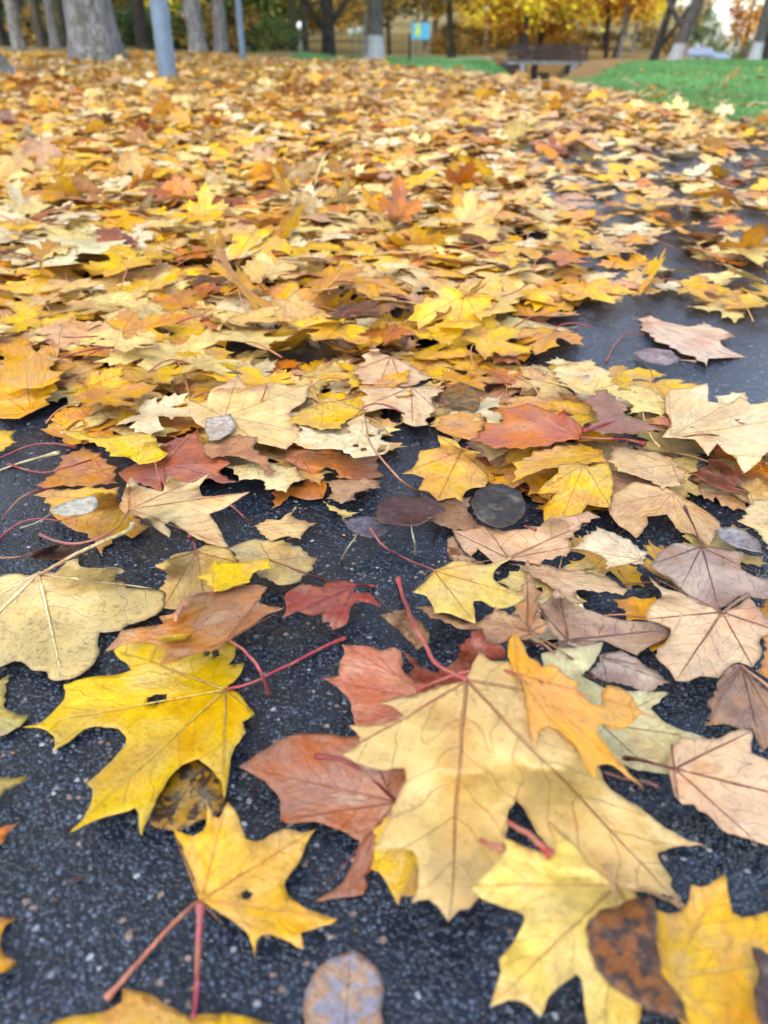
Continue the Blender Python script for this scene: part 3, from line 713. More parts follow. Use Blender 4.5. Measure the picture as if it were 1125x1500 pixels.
# notice board
def board():
    d = 56; X = at(616, d); z = float(gz(X, d)); e = bpy.data.objects.new('notice_board', None); col.objects.link(e); e.location = (X, d, z); tag(e, 'blue notice board with a yellow map on three legs by the gravel path', 'notice board')
    zt, zb = zpx(33, d)-z, zpx(58, d)-z; w = 0.56
    mb = MB(); mb.box(-w, w, -0.03, 0.03, zb, zt); pn = mb.build('panel', M_BLUE, e, bevel=0.01)
    pts = [(-0.30, 0.25), (-0.10, 0.42), (0.05, 0.36), (0.0, 0.12), (0.12, -0.10), (-0.05, -0.32), (-0.28, -0.2), (-0.22, 0.0)]
    zc = (zt+zb)/2; V = [(x-0.08, y, zc+q) for y in (-0.036, -0.031) for x, q in pts]; k = len(pts)
    F = [list(range(k))[::-1], list(range(k, 2*k))] + [[i, (i+1) % k, k+(i+1) % k, k+i] for i in range(k)]
    obj('map_print', mesh('map_print', V, F, M_YEL, False), pn)
    for x in (-w+0.08, 0, w-0.08):
        mb = MB(); mb.box(x-0.04, x+0.04, 0.032, 0.10, -0.3, zb+0.3); mb.build('leg', M_WOODG, e)
    mb = MB(); mb.box(-w-0.06, w+0.06, -0.05, 0.05, zt+0.002, zt+0.06); mb.build('cap_rail', M_WOODG, e)
    X = at(600, 52); z = float(gz(X, 52)); mb = MB(); mb.box(-0.07, 0.07, -0.07, 0.07, -0.3, 1.35); mb.box(-0.09, 0.09, -0.09, 0.09, 1.351, 1.40)
    o = mb.build('wooden_post', M_RAIL, None, bevel=0.01); o.location = (X, 52, z); tag(o, 'dark square post standing in the grass next to the notice board', 'post')
board()
# footbridge over the ditch
def bridge():
    d = 60; xc = at(800, d, -1); e = bpy.data.objects.new('footbridge', None); col.objects.link(e); zg = float(gz(xc, d)); zd = zpx(86, d)
    e.location = (xc, d, zd); tag(e, 'small footbridge with brown railing on grey concrete piers over the ditch', 'footbridge')
    L = 2.55
    for i in range(22):
        x0 = -L + i*2*L/22; mb = MB(); mb.box(x0+0.008, x0+2*L/22-0.008, -1.0, 1.0, -0.06, 0.0); mb.build('deck_plank', M_RAIL, e)
    for y in (-0.8, 0.8):
        mb = MB(); mb.box(-L-0.1, L+0.1, y-0.09, y+0.09, -0.30, -0.062); mb.build('beam', M_CONC, e)
    for s in (-1, 1):
        for y in (-0.7, 0.7):
            mb = MB(); x = s*1.75; mb.add([(x-0.32, y-0.22, -1.9), (x+0.32, y-0.22, -1.9), (x+0.32, y+0.22, -1.9), (x-0.32, y+0.22, -1.9), (x-0.20, y-0.2, -0.302), (x+0.20, y-0.2, -0.302), (x+0.20, y+0.2, -0.302), (x-0.20, y+0.2, -0.302)], [[3,2,1,0],[4,5,6,7],[0,1,5,4],[1,2,6,5],[2,3,7,6],[3,0,4,7]])
            mb.build('pier', M_CONC, e, bevel=0.02)
    mb = MB(); mb.add([(-1.9, -1.0, -1.6), (-1.9, 1.0, -1.6), (-1.9, 1.0, -0.31), (-1.9, -1.0, -0.31), (-3.6, -1.4, -0.9), (-3.6, 1.0, -0.9), (-3.6, 1.0, -0.31), (-3.6, -1.4, -0.6)], [[0,1,2,3],[7,6,5,4],[0,3,7,4],[1,5,6,2],[3,2,6,7],[0,4,5,1]]); mb.build('abutment', M_BARKD, e)
    for y in (-0.95, 0.95):
        mb = MB(); mb.box(-L, L, y-0.03, y+0.03, 0.72, 0.80); mb.build('handrail', M_RAIL, e)
        for i in range(8):
            x = -L+0.1+i*(2*L-0.2)/7; mb = MB(); mb.box(x-0.04, x+0.04, y-0.04, y+0.04, 0.002, 0.718); mb.build('rail_post', M_RAIL, e)
        for zz in (0.14, 0.44):
            mb = MB(); mb.box(-L, L, y-0.015, y+0.015, zz, zz+0.16); mb.build('rail_board', M_RAIL, e)
bridge()
def house():
    d = 118; X = at(1012, d, -4); e = bpy.data.objects.new('house', None); col.objects.link(e); e.location = (X, d, -2.6); e.scale = (0.55, 0.55, 0.55); tag(e, 'low pale house with blue grey gable roofs beyond the lawn', 'house')
    mb = MB(); mb.box(-3.5, 3.5, -2.5, 2.5, -4, 1.9); mb.build('wall', M_HWALL, e)
    mb = MB(); mb.add([(-3.9, -2.9, 1.9), (3.9, -2.9, 1.9), (3.9, 2.9, 1.9), (-3.9, 2.9, 1.9), (-3.9, 0, 3.4), (3.9, 0, 3.4)], [[0,1,5,4],[2,3,4,5],[0,4,3],[1,2,5],[3,2,1,0]]); rf = mb.build('roof', M_HROOF, e)
    mb = MB(); mb.box(1.5, 2.0, 0.3, 0.8, 2.6, 3.9); mb.build('chimney', M_CONC, rf)
    mb = MB(); mb.box(3.9, 8.0, -1.8, 1.8, -4, 1.2); mb.build('wing', M_HWALL, e)
    mb = MB(); mb.add([(3.6, -2.1, 1.2), (8.3, -2.1, 1.2), (8.3, 2.1, 1.2), (3.6, 2.1, 1.2), (3.6, 0, 2.5), (7.4, 0, 2.3)], [[0,1,5,4],[2,3,4,5],[0,4,3],[1,2,5],[3,2,1,0]]); mb.build('wing_roof', M_HROOF, e)
    for x in (-2.2, 0, 2.2):
        mb = MB(); mb.box(x-0.45, x+0.45, -2.56, -2.48, 0.2, 1.4); mb.build('window', M_GLASS, e)
house()
# grass of the lawn
def grass():
    n = 60000; y = 2.5 + 32*rng.random(n)**1.6; x = PX1 + 0.02 + (0.62*y+0.6-PX1)*rng.random(n); ok = (x > PX1+0.02) & (y < 18+(x-4.3)*1.84+1) & (x > xditch(y)-0.4) ; x, y = x[ok], y[ok]
    n2 = 14000; y2 = rng.uniform(9, 57, n2); x2 = rng.uniform(-3, 8, n2); ok = (x2 < xditch(y2)+0.5) & (x2 > PX1+bend(y2)); x = np.concatenate([x, x2[ok]]); y = np.concatenate([y, y2[ok]])
    n = len(x); z = gz(x, y); B = np.stack([x, y, z], 1); hgt = rng.uniform(0.02, 0.05, n)*(1+y/30); a = rng.uniform(0, 6.28, n); w = 0.0025*(1+y/6)
    s = np.stack([np.cos(a)*w, np.sin(a)*w, 0*a], 1); l = np.stack([rng.normal(0, .4, n)*hgt, rng.normal(0, .4, n)*hgt, hgt], 1)
    V = np.stack([B-s, B+s, B+l], 1).reshape(-1, 3); c = np.array([0.13, 0.31, 0.09])*(1+0.35*np.sin(x*1.7+np.sin(y*1.1))*np.sin(y*0.9+x))[:, None]*rng.uniform(0.55, 1.4, (n, 1))*np.array([1, 1, 1]) + rng.uniform(0, 0.03, (n, 1))*np.array([1, 0.6, 0])
    me = mesh('grass', V, np.arange(3*n).reshape(n, 3), M_GRASS, False); vattr(me, 'c1', np.repeat(c, 3, 0), 'FLOAT_COLOR')
    tag(obj('grass', me), 'short bright green lawn grass beside the leaf covered path', 'grass', kind='stuff')
grass()

# ------------------------------------------------------------------ the leaf carpet
PAL = [((236,192,58), (225,160,45), 22, 'bright yellow'), ((228,168,54), (212,140,52), 18, 'golden ochre'), ((240,216,140), (226,190,110), 20, 'straw yellow'), ((230,192,118), (216,164,96), 17, 'pale tan'),
       ((212,170,126), (196,142,104), 7, 'pinkish tan'), ((212,134,56), (190,105,50), 4.5, 'orange'), ((170,98,58), (140,78,50), 2.5, 'russet brown'), ((236,220,176), (222,195,140), 12, 'cream'), ((118,74,48), (84,56,42), 1.2, 'dark brown')]
PW = np.array([p[2] for p in PAL], float); PW /= PW.sum()
def unit_leaf(half, step, curl, refined=True):
    h = np.array(half); o = np.concatenate([h, (h*np.array([-1, 1]))[1:-1][::-1]])[::-1]
    ang = np.arctan2(o[:, 0], o[:, 1]); sc_ = 1 + 0.12*np.sin(ang*2+rng.uniform(0, 6)) + 0.06*np.sin(ang*5+rng.uniform(0, 6)); o2 = o*sc_[:, None]*np.array([rng.uniform(0.85, 1.05), 1])
    poly = refine(o2, 0.05, 0.004) if refined else o2
    V, F = triangulate(poly, step)
    uv = V/np.array([1, 1]); ph = rng.uniform(0, 6.28, 3); d = rng.normal(0, 1, 2); d /= np.linalg.norm(d)
    z = curl*(np.sin(3.0*(V@d)+ph[0]) + 0.6*np.sin(4.5*V[:, 0]+ph[1])*np.sin(3.5*V[:, 1]+ph[2])) + rng.uniform(-0.5, 1.1)*curl*np.linalg.norm(V-np.array([0, .35]), axis=1)**2*2 + 0.28*pleat(uv)
    return np.concatenate([V, (z-z.min())[:, None]], 1), F, uv, edge_attr(V, poly, 0.10)
def cover(x, y):
    """how much of the ground the leaves hide: the bare wet strip lies on the right of the path"""
    x = np.asarray(x, float); y = np.asarray(y, float)
    bare = sstep(x, 0.14+0.05*y, 0.34+0.08*y)*(1-sstep(y, 2.2, 5.5))*sstep(y, 0.80, 0.88)
    p = 1 - 0.80*bare
    p = np.where((x > 0.24) & (y > 0.855) & (y < 1.22) & (x < 2), 0.015, p)
    p = np.where((x < -0.2) & (y > 2), 1.0, p)
    x = x-np.where(x > 0, 1, 0)*bend(y)*1.0
    return np.where(x > PX1+0.02, np.where(y < 13, np.maximum(np.exp(-(x-PX1)*5)*0.6, 0.035), 0.0), p)
FILL = [[(90,612),(300,560),(560,560),(560,650),(470,690),(330,690),(230,690),(150,660)], [(640,575),(880,560),(1125,640),(1125,740),(1000,720),(880,730),(800,740),(730,690),(650,660)], [(0,500),(860,500),(860,570),(560,600),(200,600),(70,590),(0,600)], [(750,800),(900,775),(1125,830),(1125,950),(1000,920),(850,890)]]
def near_ok(x, y):
    d = np.stack([x, y*CT+CH*ST, -y*ST*-1], 1); dep = y*CT+CH*ST; up = y*ST-CH*CT
    P = np.stack([562.5+1127*x/dep, 750-1127*up/dep], 1); return inpoly(P, FILL[0]) | inpoly(P, FILL[1]) | inpoly(P, FILL[2]) | inpoly(P, FILL[3])
def stuff_leaves(name, label, y0, y1, dens, half, step, curl, refined, size, zspread, nv=14, tl=0.10, rest=False):
    area_n = int(dens*0.55*1.16*(y1*y1-y0*y0)); u = rng.random(area_n); y = np.sqrt(y0*y0+u*(y1*y1-y0*y0)); x = (rng.random(area_n)*2-1)*(0.58*y+0.15)
    cl_ = rng.random(area_n)
    patch = 0.5+0.5*np.sin(x*5.1+1.3*np.sin(y*3.3))*np.sin(y*4.7+np.sin(x*4.0))
    ok = cl_ < cover(x, y)*(1-0.35*(patch > 0.86)); ok &= (y > 0.99) | near_ok(x, y); x, y = x[ok], y[ok]
    var = [unit_leaf(half, step, curl, refined) for _ in range(nv)]; n = len(x); vi = rng.integers(0, nv, n)
    VV, FF, UU, EE, C1, C2, C3, PP = [], [], [], [], [], [], [], []; off = 0
    pi = rng.choice(len(PAL), n, p=PW); pal1 = np.array([cl(p[0]) for p in PAL])*1.2; pal2 = np.array([cl(p[1]) for p in PAL])*1.2
    for k in range(nv):
        s = np.where(vi == k)[0]; m = len(s)
        if not m: continue
        V, F, uv, e = var[k]; nvx = len(V); V = V-np.array([0, .35, 0])
        L = rng.uniform(*size, m); a = rng.uniform(0, 6.28, m); tx = rng.normal(0, tl, m); ty = rng.normal(0, tl, m)
        st = rng.random(m) < (0.0 if tl < 0.06 else 0.02); tx = np.where(st, rng.choice([-1, 1], m)*rng.uniform(0.7, 1.2, m), tx)
        flip = np.where(rng.random(m) < 0.4, -1.0, 1.0)
        P = V[None]*L[:, None, None]; P[:, :, 0] *= flip[:, None]; P[:, :, 2] *= np.where(rng.random(m) < 0.4, -1, 1)[:, None]
        c, s_ = np.cos(tx)[:, None], np.sin(tx)[:, None]; Y = P[:, :, 1]*c-P[:, :, 2]*s_; Z = P[:, :, 1]*s_+P[:, :, 2]*c; P[:, :, 1], P[:, :, 2] = Y, Z
        c, s_ = np.cos(ty)[:, None], np.sin(ty)[:, None]; X = P[:, :, 0]*c+P[:, :, 2]*s_; Z = -P[:, :, 0]*s_+P[:, :, 2]*c; P[:, :, 0], P[:, :, 2] = X, Z
        c, s_ = np.cos(a)[:, None], np.sin(a)[:, None]; X = P[:, :, 0]*c-P[:, :, 1]*s_; Y = P[:, :, 0]*s_+P[:, :, 1]*c; P[:, :, 0], P[:, :, 1] = X, Y
        zlo = P[:, :, 2].min(1)
        P[:, :, 0] += x[s][:, None]; P[:, :, 1] += y[s][:, None]; P[:, :, 2] += (gz(x[s], y[s])+0.002+rng.random(m)*zspread*cover(x[s], y[s])-zlo*0.75)[:, None]
        P[:, :, 2] = np.maximum(P[:, :, 2], (gz(x[s], y[s])+0.001)[:, None] + 0.0006*np.arange(m)[:, None]/m)
        if rest: hset(P[:, :, 0].ravel(), P[:, :, 1].ravel(), np.minimum(P[:, :, 2].ravel(), 0.02))
        VV.append(P.reshape(-1, 3)); FF.append((F[None]+(np.arange(m)*nvx)[:, None, None]).reshape(-1, 3)+off); off += m*nvx
        j = rng.uniform(0.82, 1.12, (m, 1)); p1 = pal1[pi[s]]*j; p2 = pal2[pi[s]]*j
        UU.append(np.tile(np.concatenate([uv, np.zeros((nvx, 1))], 1), (m, 1))); EE.append(np.tile(e, m))
        C1.append(np.repeat(p1, nvx, 0)); C2.append(np.repeat(p2, nvx, 0)); C3.append(np.repeat(p2*0.7, nvx, 0))
        PP.append(np.repeat(np.stack([rng.uniform(0, 60, m), rng.uniform(0, .6, m), rng.uniform(0, .6, m)], 1), nvx, 0))
    me = mesh(name, np.concatenate(VV), np.concatenate(FF), M_LEAFS)
    vattr(me, 'leafuv', np.concatenate(UU), 'FLOAT_VECTOR'); vattr(me, 'edge', np.concatenate(EE))
    vattr(me, 'c1', np.concatenate(C1), 'FLOAT_COLOR'); vattr(me, 'c2', np.concatenate(C2), 'FLOAT_COLOR'); vattr(me, 'c3', np.concatenate(C3), 'FLOAT_COLOR'); vattr(me, 'prm', np.concatenate(PP), 'FLOAT_VECTOR')
    tag(obj(name, me), label, 'fallen leaves', kind='stuff')
stuff_leaves('fallen_leaves', 'flattened leaves under the single ones at the near edge of the carpet', 0.55, 1.02, 620, HALF, 0.12, 0.03, False, (0.055, 0.085), 0.003, tl=0.03, rest=True)
stuff_leaves('fallen_leaves', 'thick carpet of fallen maple leaves filling in between the single ones', 1.0, 2.6, 560, HALF, 0.16, 0.07, False, (0.060, 0.10), 0.010, tl=0.08, rest=True)
stuff_leaves('fallen_leaves', 'thick carpet of fallen maple leaves covering the path towards the trees', 2.3, 6.5, 400, HALF, 0.22, 0.09, False, (0.065, 0.11), 0.018)
stuff_leaves('fallen_leaves', 'blurred carpet of fallen maple leaves around the lamp posts', 6.3, 13, 260, HALF_LO, 0.5, 0.11, False, (0.07, 0.115), 0.03)
stuff_leaves('fallen_leaves', 'far end of the carpet of fallen maple leaves at the thick trunk', 12.7, 24, 90, HALF_MIN, 0.9, 0.16, False, (0.10, 0.17), 0.03)

# single leaves: twenty-odd shapes, copied
VARS = []
for k in range(22):
    V, F, uv, e = unit_leaf(HALF, 0.085, rng.uniform(0.03, 0.09))
    bz = V[np.argmin(np.linalg.norm(V[:, :2], axis=1)), 2]
    me = mesh('blade', V, F, M_LEAF); vattr(me, 'leafuv', np.concatenate([uv, np.zeros((len(uv), 1))], 1), 'FLOAT_VECTOR'); vattr(me, 'edge', e)
    a = rng.uniform(-0.6, 0.6); L = rng.uniform(0.7, 1.05); b2 = rng.uniform(-0.9, 0.9)
    ah = rng.uniform(0.02, 0.16)
    P = [np.array([math.sin(a+b2*s)*L*s, -math.cos(a+b2*s)*L*s, bz+0.004-bz*0.8*s+ah*math.sin(s*math.pi)]) for s in np.linspace(0, 1, 10)]
    Vs, Fs = tube(P, np.linspace(0.010, 0.015, 10), 6)
    VARS.append((V, me, mesh('petiole', Vs, Fs, M_STALK)))
SINGLES = []
def single(x, y, L, rot, vi, pal, group, where, tilt=(0, 0), zadd=0.0, flip=1):
    V, bm, sm = VARS[vi]; c1, c2, _, nm = PAL[pal]
    loc = V[:, :2]*L*np.array([flip, 1]); c, s = math.cos(rot), math.sin(rot)
    X = loc[:, 0]*c-loc[:, 1]*s+x; Y = loc[:, 0]*s+loc[:, 1]*c+y
    h = hget(X, Y, 1); zz = V[:, 2]*L + tilt[0]*loc[:, 1] + tilt[1]*loc[:, 0]*flip*-1
    z = max(0.0015, float(np.percentile(h-zz, 88))+0.001) + zadd
    z = max(z, 0.0012-float(zz.min())); z = min(z, 0.05)
    hset(X, Y, np.minimum(zz+z, 0.05))
    under = rng.random() < 0.4
    e = bpy.data.objects.new('maple_leaf', None); col.objects.link(e); e.location = (x, y, z); e.rotation_euler = (math.atan(tilt[0]), math.atan(tilt[1]), rot); e.scale = (L*flip, L, L)
    sp = rng.uniform(0, .8); adj = ('tilted ' if math.hypot(*tilt) > 0.24 else '') + ('small ' if L < 0.062 else 'large ' if L > 0.095 else '') + ('spotted ' if sp > 0.55 else '')
    tag(e, '%s%s maple leaf %s' % (adj, nm, where), ML, group)
    bl = obj('blade', bm, e); j = rng.uniform(0.86, 1.1)
    props(bl, [q*j for q in cl(c1)], [q*j for q in cl(c2)], [q*0.6 for q in cl(c2)] if not under else [min(1, q*1.05) for q in cl(c1)], (rng.uniform(0, 50), sp, rng.uniform(0, .7)))
    SINGLES.append((e, x, y, nm, adj, where))
    st = obj('petiole', sm, e); st['c1'] = list(cl([(160,60,55), (190,120,70), (150,75,60), (205,160,100)][rng.integers(0, 4)]))
def scatter_poly(poly, n, size, group, where, mind=0.05):
    poly = np.array(poly, float); lo, hi = poly.min(0), poly.max(0); pts = []
    for _ in range(n*60):
        q = rng.uniform(lo, hi)
        if not inpoly(np.array([q]), poly)[0]: continue
        w = unproj(np.array([q]), 0.003)[0]
        if all((w[0]-a)**2+(w[1]-b)**2 > mind*mind for a, b in pts): pts.append((w[0], w[1]))
        if len(pts) >= n: break
    for x, y in pts:
        single(x, y, rng.uniform(*size), rng.uniform(0, 6.28), int(rng.integers(0, 22)), int(rng.choice(len(PAL), p=PW)), group, where, rng.normal(0, 0.06, 2), flip=int(rng.choice([-1, 1])))
WF = 'half hidden at the carpet edge'
scatter_poly([(70,600),(300,560),(560,560),(560,640),(470,690),(330,690),(190,690),(110,640)], 24, (0.055, 0.075), 'half hidden leaves at the near edge of the carpet', WF, 0.045)
scatter_poly([(640,565),(880,560),(1125,640),(1125,760),(1000,740),(880,740),(800,760),(720,690),(620,640)], 24, (0.055, 0.075), 'half hidden leaves at the near edge of the carpet', WF, 0.045)
scatter_poly([(740,830),(900,800),(1125,840),(1125,960),(1000,940),(850,920)], 8, (0.05, 0.06), 'half hidden leaves at the near edge of the carpet', WF, 0.05)
pts = []
for _ in range(9000):
    y = rng.uniform(0.92, 2.15); x = rng.uniform(-1, 1)*(0.55*y+0.1)
    md = 0.062+0.012*y
    if rng.random() > cover(x, y)**1.3: continue
    if y < 0.97 and -0.15 < x: continue
    if all((x-a)**2+(y-b)**2 > md*md for a, b in pts): pts.append((x, y))
    if len(pts) >= 178: break
for x, y in pts:
    up = rng.random() < 0.05
    single(x, y, rng.uniform(0.07, 0.105), rng.uniform(0, 6.28), int(rng.integers(0, 22)), int(rng.choice(len(PAL), p=PW)), 'single leaves on top of the carpet', 'on the thick carpet',
           rng.normal(0, 0.4 if up else 0.10, 2), flip=int(rng.choice([-1, 1])))
for i, (e, x, y, nm, adj, where) in enumerate(SINGLES):      # say which leaf lies next to it
    if 'half' in where: adj = ' '.join(adj.split()[:1]) + (' ' if adj else '')
    j = min((k for k in range(len(SINGLES)) if k != i), key=lambda k: (SINGLES[k][1]-x)**2+(SINGLES[k][2]-y)**2)
    e['label'] = '%s%s maple leaf %s beside a %s one' % (adj, nm, where, SINGLES[j][3])
print('single leaves', len(pts))

# ------------------------------------------------------------------ leaves read off the photograph, bottom to top
L = traced
N_, O_ = 'maple_leaf', 'oval_leaf'
# --- far row
w = unproj(np.array([(583., 330.)]), 0.02)[0]; single(w[0], w[1], 0.085, 0.25, 3, 5, None, '', (1.5, 0.15)); SINGLES[-1][0]['label'] = 'orange maple leaf standing upright in the carpet'
L(N_, 'nearly white maple leaf lying broad and flat on the carpet', ML, [(18,354),(60,350),(100,345),(130,328),(150,335),(185,350),(215,370),(165,372),(120,370),(118,385),(70,390),(35,392),(70,372)], (125,350), [(18,354),(35,392),(118,385),(215,370),(130,328)], (246,236,190), (238,222,160), (220,195,130), .05, .05)
L(N_, 'broad golden maple leaf with rounded lobes beside the dark wet patch', ML, [(612,448),(650,430),(690,415),(712,405),(738,398),(745,420),(770,432),(758,455),(735,458),(705,470),(690,455),(655,462)], (735,434), [(738,398),(690,415),(612,448),(655,465),(705,470)], (240,200,100), (228,178,80), (205,150,70), .1, .1, p=[(735,434),(755,428),(770,418)])
L(N_, 'yellow maple leaf with a torn edge on top of brown leaves', ML, [(622,480),(650,466),(668,470),(690,465),(708,475),(680,487),(672,495),(664,510),(645,500),(630,492)], (690,468), [(650,466),(622,480),(664,510),(680,487),(708,475)], (240,195,50), (230,175,45), (210,150,40), .2, .1)
L(N_, 'pale pinkish maple leaf standing clear on the bare wet asphalt', ML, [(933,467),(955,462),(983,473),(1008,478),(1030,470),(1058,482),(1077,493),(1056,503),(1064,510),(1093,523),(1060,524),(1037,525),(1035,537),(997,517),(960,500),(937,483)], (945,470), [(983,473),(1077,493),(1093,523),(1035,537),(937,483)], (232,205,175), (214,165,130), (190,130,90), .15, .35, rim=0.06, curl=.006, p=[(945,490),(920,488),(900,505),(888,530)], pc=(170,70,60))
L(O_, 'flat greyish purple oval leaf lying on the bare wet asphalt', OL, [(927,517),(950,510),(983,513),(995,527),(977,535),(947,530)], (995,527), [(927,517)], (168,150,155), (140,118,120), (110,85,80), .3, .3, pinn=True, p=[(995,527),(1020,530)], pc=(190,150,90))
L(N_, 'cream maple leaf with sharp lobes at the border of the bare asphalt', ML, [(798,530),(815,522),(840,530),(868,524),(885,540),(903,548),(880,556),(868,566),(838,560),(812,552)], (805,540), [(815,522),(868,524),(903,548),(868,566),(812,552)], (238,220,165), (225,190,130), (205,160,100), .1, .2)
L(N_, 'long pale tan maple leaf in front of the yellow torn one', ML, [(513,545),(530,520),(548,503),(573,522),(600,530),(638,553),(612,562),(590,566),(575,560),(555,563),(530,562)], (573,522), [(513,545),(555,563),(590,566),(638,553),(600,530)], (226,190,145), (212,165,120), (150,95,60), .2, .25, vein=(150,95,60))
L(N_, 'large amber maple leaf at the border of the carpet, base towards the wet gap', ML, [(-30,560),(-10,530),(20,525),(37,510),(60,520),(83,503),(88,525),(77,543),(97,543),(85,570),(73,592),(50,602),(27,613),(0,612),(-25,600)], (45,603), [(73,592),(83,503),(37,510),(-30,560),(-10,610)], (228,168,48), (222,150,60), (205,140,60), .1, .15)
L(N_, 'little yellow leaf tip at the wet gap below the large amber leaf', ML, [(-30,650),(-5,628),(25,630),(17,641),(26,647),(5,660),(-20,668)], (-20,655), [(-5,628),(25,630),(26,647),(5,660),(-20,668)], (238,195,45), (225,170,45), spot=.1, brown=.1)
# --- left centre
L(N_, 'amber leaf with upturned yellow rim beside the red stalks', ML, [(52,710),(80,687),(87,668),(123,653),(150,663),(173,683),(176,708),(133,713),(67,715)], (150,690), [(176,708),(52,710),(87,668),(123,653),(173,683)], (205,140,60), (185,110,60), (160,90,50), .15, .5, rim=0.03, p=[(150,668),(105,682),(60,692),(12,680)], pc=(150,45,55))
L(N_, 'mustard leaf carrying a small grey leaf, tip pointing at the asphalt', ML, [(48,725),(75,716),(130,712),(175,713),(178,737),(200,750),(221,770),(193,788),(180,780),(150,815),(140,798),(112,778),(88,763),(72,748)], (185,735), [(48,725),(88,763),(150,815),(193,788),(221,770)], (226,176,60), (210,150,50), (190,120,50), .2, .25, p=[(88,763),(50,760),(20,772),(-8,795)], pc=(165,60,75))
L(O_, 'small pale grey leaf resting on the mustard leaf', OL, [(72,747),(83,740),(112,731),(140,725),(142,743),(127,752),(90,755)], (76,750), [(141,733)], (205,200,180), (180,175,155), (140,130,110), .3, .2, pinn=True, p=[(74,752),(55,764),(30,774)], pc=(200,190,160), pr=.0008)
L(N_, 'brick red maple leaf behind the pale tan star leaf', ML, [(173,692),(200,678),(233,655),(257,643),(290,627),(302,650),(320,667),(338,678),(322,690),(350,705),(327,708),(307,700),(283,707),(247,717),(227,717),(187,707)], (240,680), [(173,692),(247,717),(350,705),(338,678),(290,627)], (186,112,80), (165,95,80), (140,70,55), .15, .2, p=[(226,672),(233,698),(240,720)], pc=(190,90,90))
L(N_, 'orange brown leaf with a dark hole beside the pale leaf with holes', ML, [(397,745),(397,722),(442,710),(436,684),(416,672),(420,655),(485,655),(518,668),(555,668),(562,697),(540,702),(515,702),(475,700),(478,716),(473,730),(450,732),(425,725)], (440,665), [(416,672),(397,745),(473,730),(562,697),(518,668)], (208,134,70), (186,110,66), (160,90,60), .2, .3, holes=[[(470,690),(478,684),(492,688),(497,696),(480,703),(470,700)]])
L(N_, 'huge peach coloured leaf spanning the near edge of the carpet', ML, [(273,582),(293,590),(303,588),(310,570),(330,562),(348,548),(362,567),(400,560),(430,568),(452,562),(446,588),(425,603),(442,632),(420,658),(385,650),(340,640),(300,627),(280,610)], (330,610), [(273,582),(348,548),(452,562),(442,632),(385,655)], (232,200,140), (222,178,125), (190,140,90), .12, .15, rim=0.02)
L(N_, 'cream yellow scrap of leaf beside the orange brown one', ML, [(328,683),(350,681),(370,672),(400,678),(435,683),(449,702),(425,710),(420,722),(388,717),(382,702),(350,704)], (372,675), [(328,683),(350,704),(388,717),(449,702),(435,683)], (242,222,165), (230,200,130), (205,160,95), .15, .2)
L(N_, 'crumpled tan leaf fragment on the huge peach leaf', ML, [(298,650),(320,640),(350,636),(378,640),(372,652),(395,668),(405,690),(388,695),(365,675),(340,668),(310,672),(298,662)], (378,650), [(298,650),(310,672),(340,668),(405,690),(350,636)], (205,150,105), (185,120,75), (140,85,50), .6, .6, curl=.008, rim=.05)
L(O_, 'little whitish withered leaf standing on the huge peach leaf', OL, [(300,625),(303,612),(316,610),(338,606),(344,620),(338,634),(320,644),(306,645)], (300,618), [(343,626)], (216,205,190), (190,172,150), (120,100,85), .5, .5, pinn=True, rim=.10, curl=.006)
L(N_, 'cream leaf eaten through with small holes, tan stalk', ML, [(428,647),(438,622),(462,632),(515,633),(516,613),(535,604),(555,626),(573,650),(565,664),(542,668),(518,671),(485,657),(452,657)], (535,615), [(516,613),(428,647),(518,671),(565,664),(573,650)], (242,226,180), (234,205,145), (215,180,125), .1, .15,
  holes=[[(538,635),(546,633),(550,638),(542,640)], [(517,651),(525,650),(524,655),(517,655)], [(528,657),(537,656),(536,660),(529,661)], [(553,657),(560,651),(568,652),(563,660),(555,663)]], p=[(536,612),(541,645),(560,672),(588,703),(614,722)], pc=(205,140,95))
L(N_, 'yellow leaf with pinched centre behind the leaf with holes', ML, [(414,618),(440,600),(470,588),(500,586),(540,600),(516,612),(500,628),(470,630),(440,622)], (472,592), [(414,618),(440,622),(470,632),(540,600),(500,586)], (238,196,70), (228,178,70), (205,150,60), .2, .2, p=[(472,592),(458,584),(452,576)], pc=(160,70,60), rim=.03)
L(N_, 'yellow leaf spread over the brick red one', ML, [(80,620),(117,631),(145,640),(157,640),(187,637),(205,634),(227,640),(233,655),(247,665),(230,676),(203,680),(187,670),(160,668),(143,653),(113,643),(95,633)], (203,679), [(247,665),(227,640),(187,637),(80,620),(160,668)], (244,210,70), (238,190,45), (215,160,45), .1, .15, curl=.006)
L(N_, 'pale tan star shaped leaf with a dark torn hole, red curved stalk', ML, [(177,747),(182,720),(190,698),(207,712),(238,720),(248,697),(262,705),(283,707),(308,692),(292,714),(297,727),(333,725),(365,720),(333,742),(307,753),(317,767),(335,802),(310,797),(287,788),(263,772),(250,764),(240,768),(250,779),(247,788),(233,777),(207,757)], (190,746),
  [(190,698),(308,692),(365,720),(335,802),(247,788)], (236,208,150), (224,180,120), (180,120,80), .12, .2, p=[(188,747),(178,765),(160,780),(127,793),(93,795),(58,783)], pc=(196,110,105), vein=(205,150,105), vr=.0005)
L(O_, 'rough dark brown leaf lying beside the pale stalk on asphalt', OL, [(30,815),(50,806),(80,798),(110,795),(118,803),(113,816),(83,820),(50,818)], (32,815), [(117,805)], (92,62,48), (70,46,38), (50,34,30), .6, .5, pinn=True, p=[(32,815),(10,817),(-10,815)], pc=(130,95,70))
